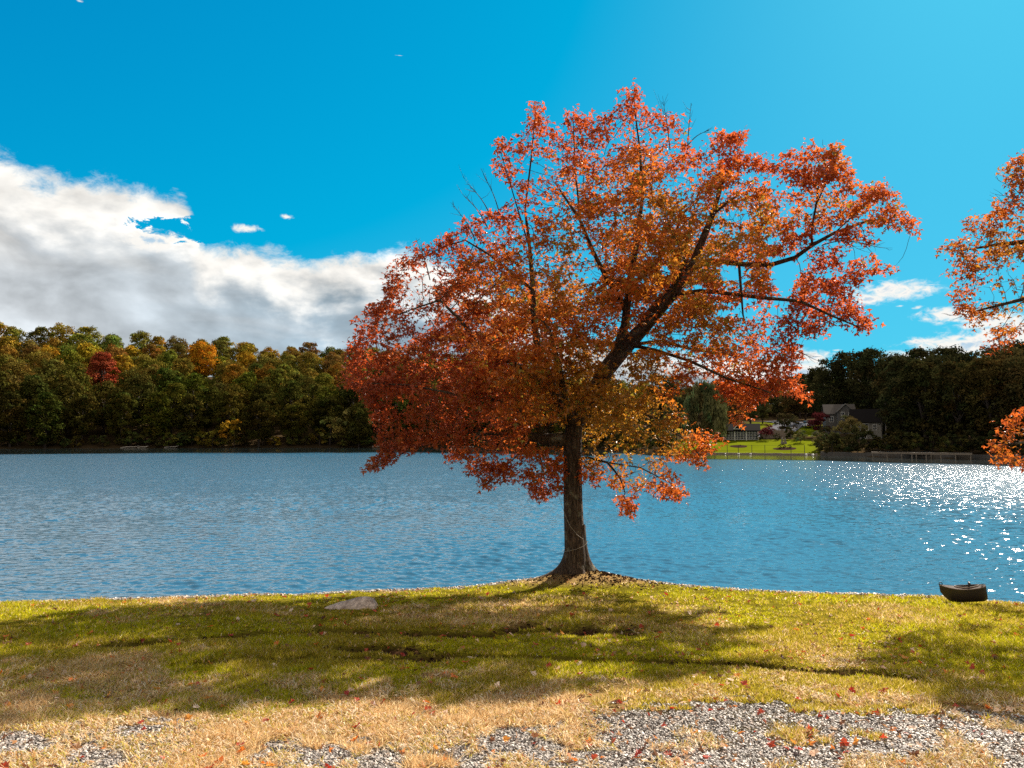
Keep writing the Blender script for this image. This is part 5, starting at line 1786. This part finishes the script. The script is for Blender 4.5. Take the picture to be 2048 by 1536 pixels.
# small stone figure group beside the bed
x, y, z = far_pt(1566, 16)
fg = empty('garden_statue', (x, y, z))
mst = plain('statue_stone', (.20, .17, .15), .85, .3, 4)
B = Batch()
for sx, hh_ in ((-.28, 1.25), (.28, 1.1)):
    B.tube([(sx, 0, .35), (sx, 0, .6 * hh_), (sx * .95, 0, .8 * hh_), (sx * .9, 0, .87 * hh_), (sx * .9, 0, .93 * hh_), (sx * .9, 0, hh_)], [.17, .13, .19, .07, .11, .04], 10)
    B.tube([(sx * .95 - .17, 0, .78 * hh_), (sx - .2, -.1, .58 * hh_), (sx, -.17, .55 * hh_)], [.06, .05, .045], 6)
B.build('figure', mst, fg, smooth=True)
Batch().box((0, 0, .15), (1.0, .6, .5)).build('plinth', mst, fg, bevel=.04)
tag(fg, 'small stone statue of two figures on the far lawn', 'statue')

# wire fence posts along the far lawn
fpx = [1428, 1453, 1475, 1502, 1528, 1580, 1607]
m_post = plain('dark_post', (.05, .045, .04), .8)
fe = empty('lake_fence', far_pt(1520, 1.4))
fx0, fy0, fz0 = fe.location
tops = []
for px in fpx:
    x, y, z = far_pt(px, 1.6)
    Batch().tube([(x - fx0, y - fy0, z - fz0 - .3), (x - fx0, y - fy0, z - fz0 + 1.55)], [.05, .045], 6).build('post', m_post, fe)
    tops.append((x - fx0, y - fy0, z - fz0))
for hgt_ in (.5, 1.45):
    Batch().tube([(a, b, c + hgt_) for a, b, c in tops], [.012] * len(tops), 4).build('wire', m_post, fe)
tag(fe, 'thin dark post and wire fence along the edge of the far lawn', 'fence')

# white floats and stones at the far waterline
m_float = plain('white_float', (.7, .68, .65), .5)
for i, (px, sz_) in enumerate(((1449, .11), (1475, .13), (1499, .12), (1610, .14), (1623, .14))):
    x, y, z = far_pt(px, -.25)
    bm = bmesh.new(); bmesh.ops.create_icosphere(bm, subdivisions=2, radius=1)
    for v in bm.verts: v.co = Vector((v.co.x * sz_ * 1.5, v.co.y * sz_, v.co.z * sz_ * .8)) * (1 + .15 * math.sin(7 * v.co.x + 3 * v.co.y + i))
    me = bpy.data.meshes.new('pale_stone'); bm.to_mesh(me); bm.free()
    tag(link('pale_stone', me, m_float, None, (x, y, .12)), 'pale stone at the waterline of the far lawn', 'stone', 'pale stones at the far waterline')

# utility pole on the right
x, y, z = far_pt(1771, 24)
up = empty('utility_pole', (x, y, z))
Batch().tube([(0, 0, -.5), (0, 0, 8.2)], [.15, .11], 8).build('pole', plain('grey_wood', (.20, .17, .15), .9), up)
Batch().box((0, 0, 7.6), (1.8, .12, .12)).build('crossarm', m_post, up)
tag(up, 'thin grey utility pole in the shaded grove', 'pole')

# docks
def dock(px, s, w, d, label, legs=3, rz0=0.0, hgt=.55, mat=None):
    x, y, z, rz = facing(px, s)
    root = empty('dock', (x, y, 0), rz + rz0)
    mat = mat or plain('dock_wood', (.22, .18, .14), .85, .3, 2)
    B = Batch()
    nb = int(w / .3)
    for k in range(nb): B.box((-w / 2 + (k + .5) * w / nb, 0, hgt), (w / nb - .03, d, .08))
    B.build('deck', mat, root)
    B = Batch()
    B.box((0, -d / 2 + .06, hgt - .13), (w, .08, .16)); B.box((0, d / 2 - .06, hgt - .13), (w, .08, .16)); B.build('stringer', mat, root)
    for k in range(legs):
        for sy in (-1, 1):
            xx_ = -w / 2 + .2 + (w - .4) * k / (legs - 1)
            Batch().tube([(xx_, sy * (d / 2 - .14), -1.5), (xx_, sy * (d / 2 - .14), hgt - .05)], [.08, .08], 6).build('leg', mat, root)
    tag(root, label, 'dock')


dock(1878, -3.0, 7.5, 2.0, 'weathered wooden dock below the shaded grove on the right shore', 5, hgt=.75)
dock(1800, -1.6, 8.0, 1.4, 'long low wooden dock left of the other one on the right shore', 5, hgt=.75)
dock(765, -3.0, 6.0, 2.4, 'pale wooden dock at the right end of the wooded far shore', 3, hgt=.5, mat=plain('pale_wood', (.26, .22, .18), .8))
dock(925, -3.0, 7.0, 2.4, 'pale wooden dock seen under the maple crown', 3, hgt=.5, mat=plain('pale_wood_b', (.38, .33, .27), .8))
# driftwood logs by the woods
for i, (px, L) in enumerate(((262, 5.0), (288, 3.0), (345, 4.0))):
    x, y, z, rz = facing(px, -1.2)
    o = Batch().tube([(-L / 2, 0, .05), (-L / 6, .2, .28), (L / 4, 0, .25), (L / 2, -.3, .6)], [.09, .13, .12, .05], 8).build('driftwood', plain('bleached_wood', (.42, .38, .33), .9), None, (x, y, .05), smooth=True)
    o.rotation_euler.z = rz
    tag(o, ['long bleached log at the foot of the dark woods', 'short bleached log beside the long one', 'bleached branch at the foot of the dark woods, right of the logs'][i], 'log')

# things of a kind that look alike are told apart by their place in the row
ORD = ['', 'second', 'third', 'fourth', 'fifth', 'sixth', 'seventh', 'eighth', 'ninth', 'tenth', 'eleventh', 'twelfth', 'thirteenth',
       'fourteenth', 'fifteenth', 'sixteenth', 'seventeenth', 'eighteenth', 'nineteenth', 'twentieth']
bpy.context.view_layer.update()
fam = {}
for o in bpy.data.objects:
    if o.parent is None and o.get('group') and o.name.split('.')[0] != 'fallen_leaf':
        fam.setdefault((o['group'], o['label']), []).append(o)
for (gr, lab), L in fam.items():
    L.sort(key=lambda o: project(np.array([o.location[:]]))[0][0])
    L = [o for o in L if project(np.array([o.location[:]]))[0][0] > -40]
    if len(L) < 2: continue
    for k, o in enumerate(L):
        short = lab.replace('broadleaf ', '').replace('leafy ', '')
        o['label'] = short + (', leftmost' if k == 0 else (', rightmost' if k == len(L) - 1 else ', %s from left' % (ORD[k] if k < len(ORD) else '%dth' % (k + 1))))

print('done', round(time.time() - T0, 1), 'objects', len(bpy.data.objects))
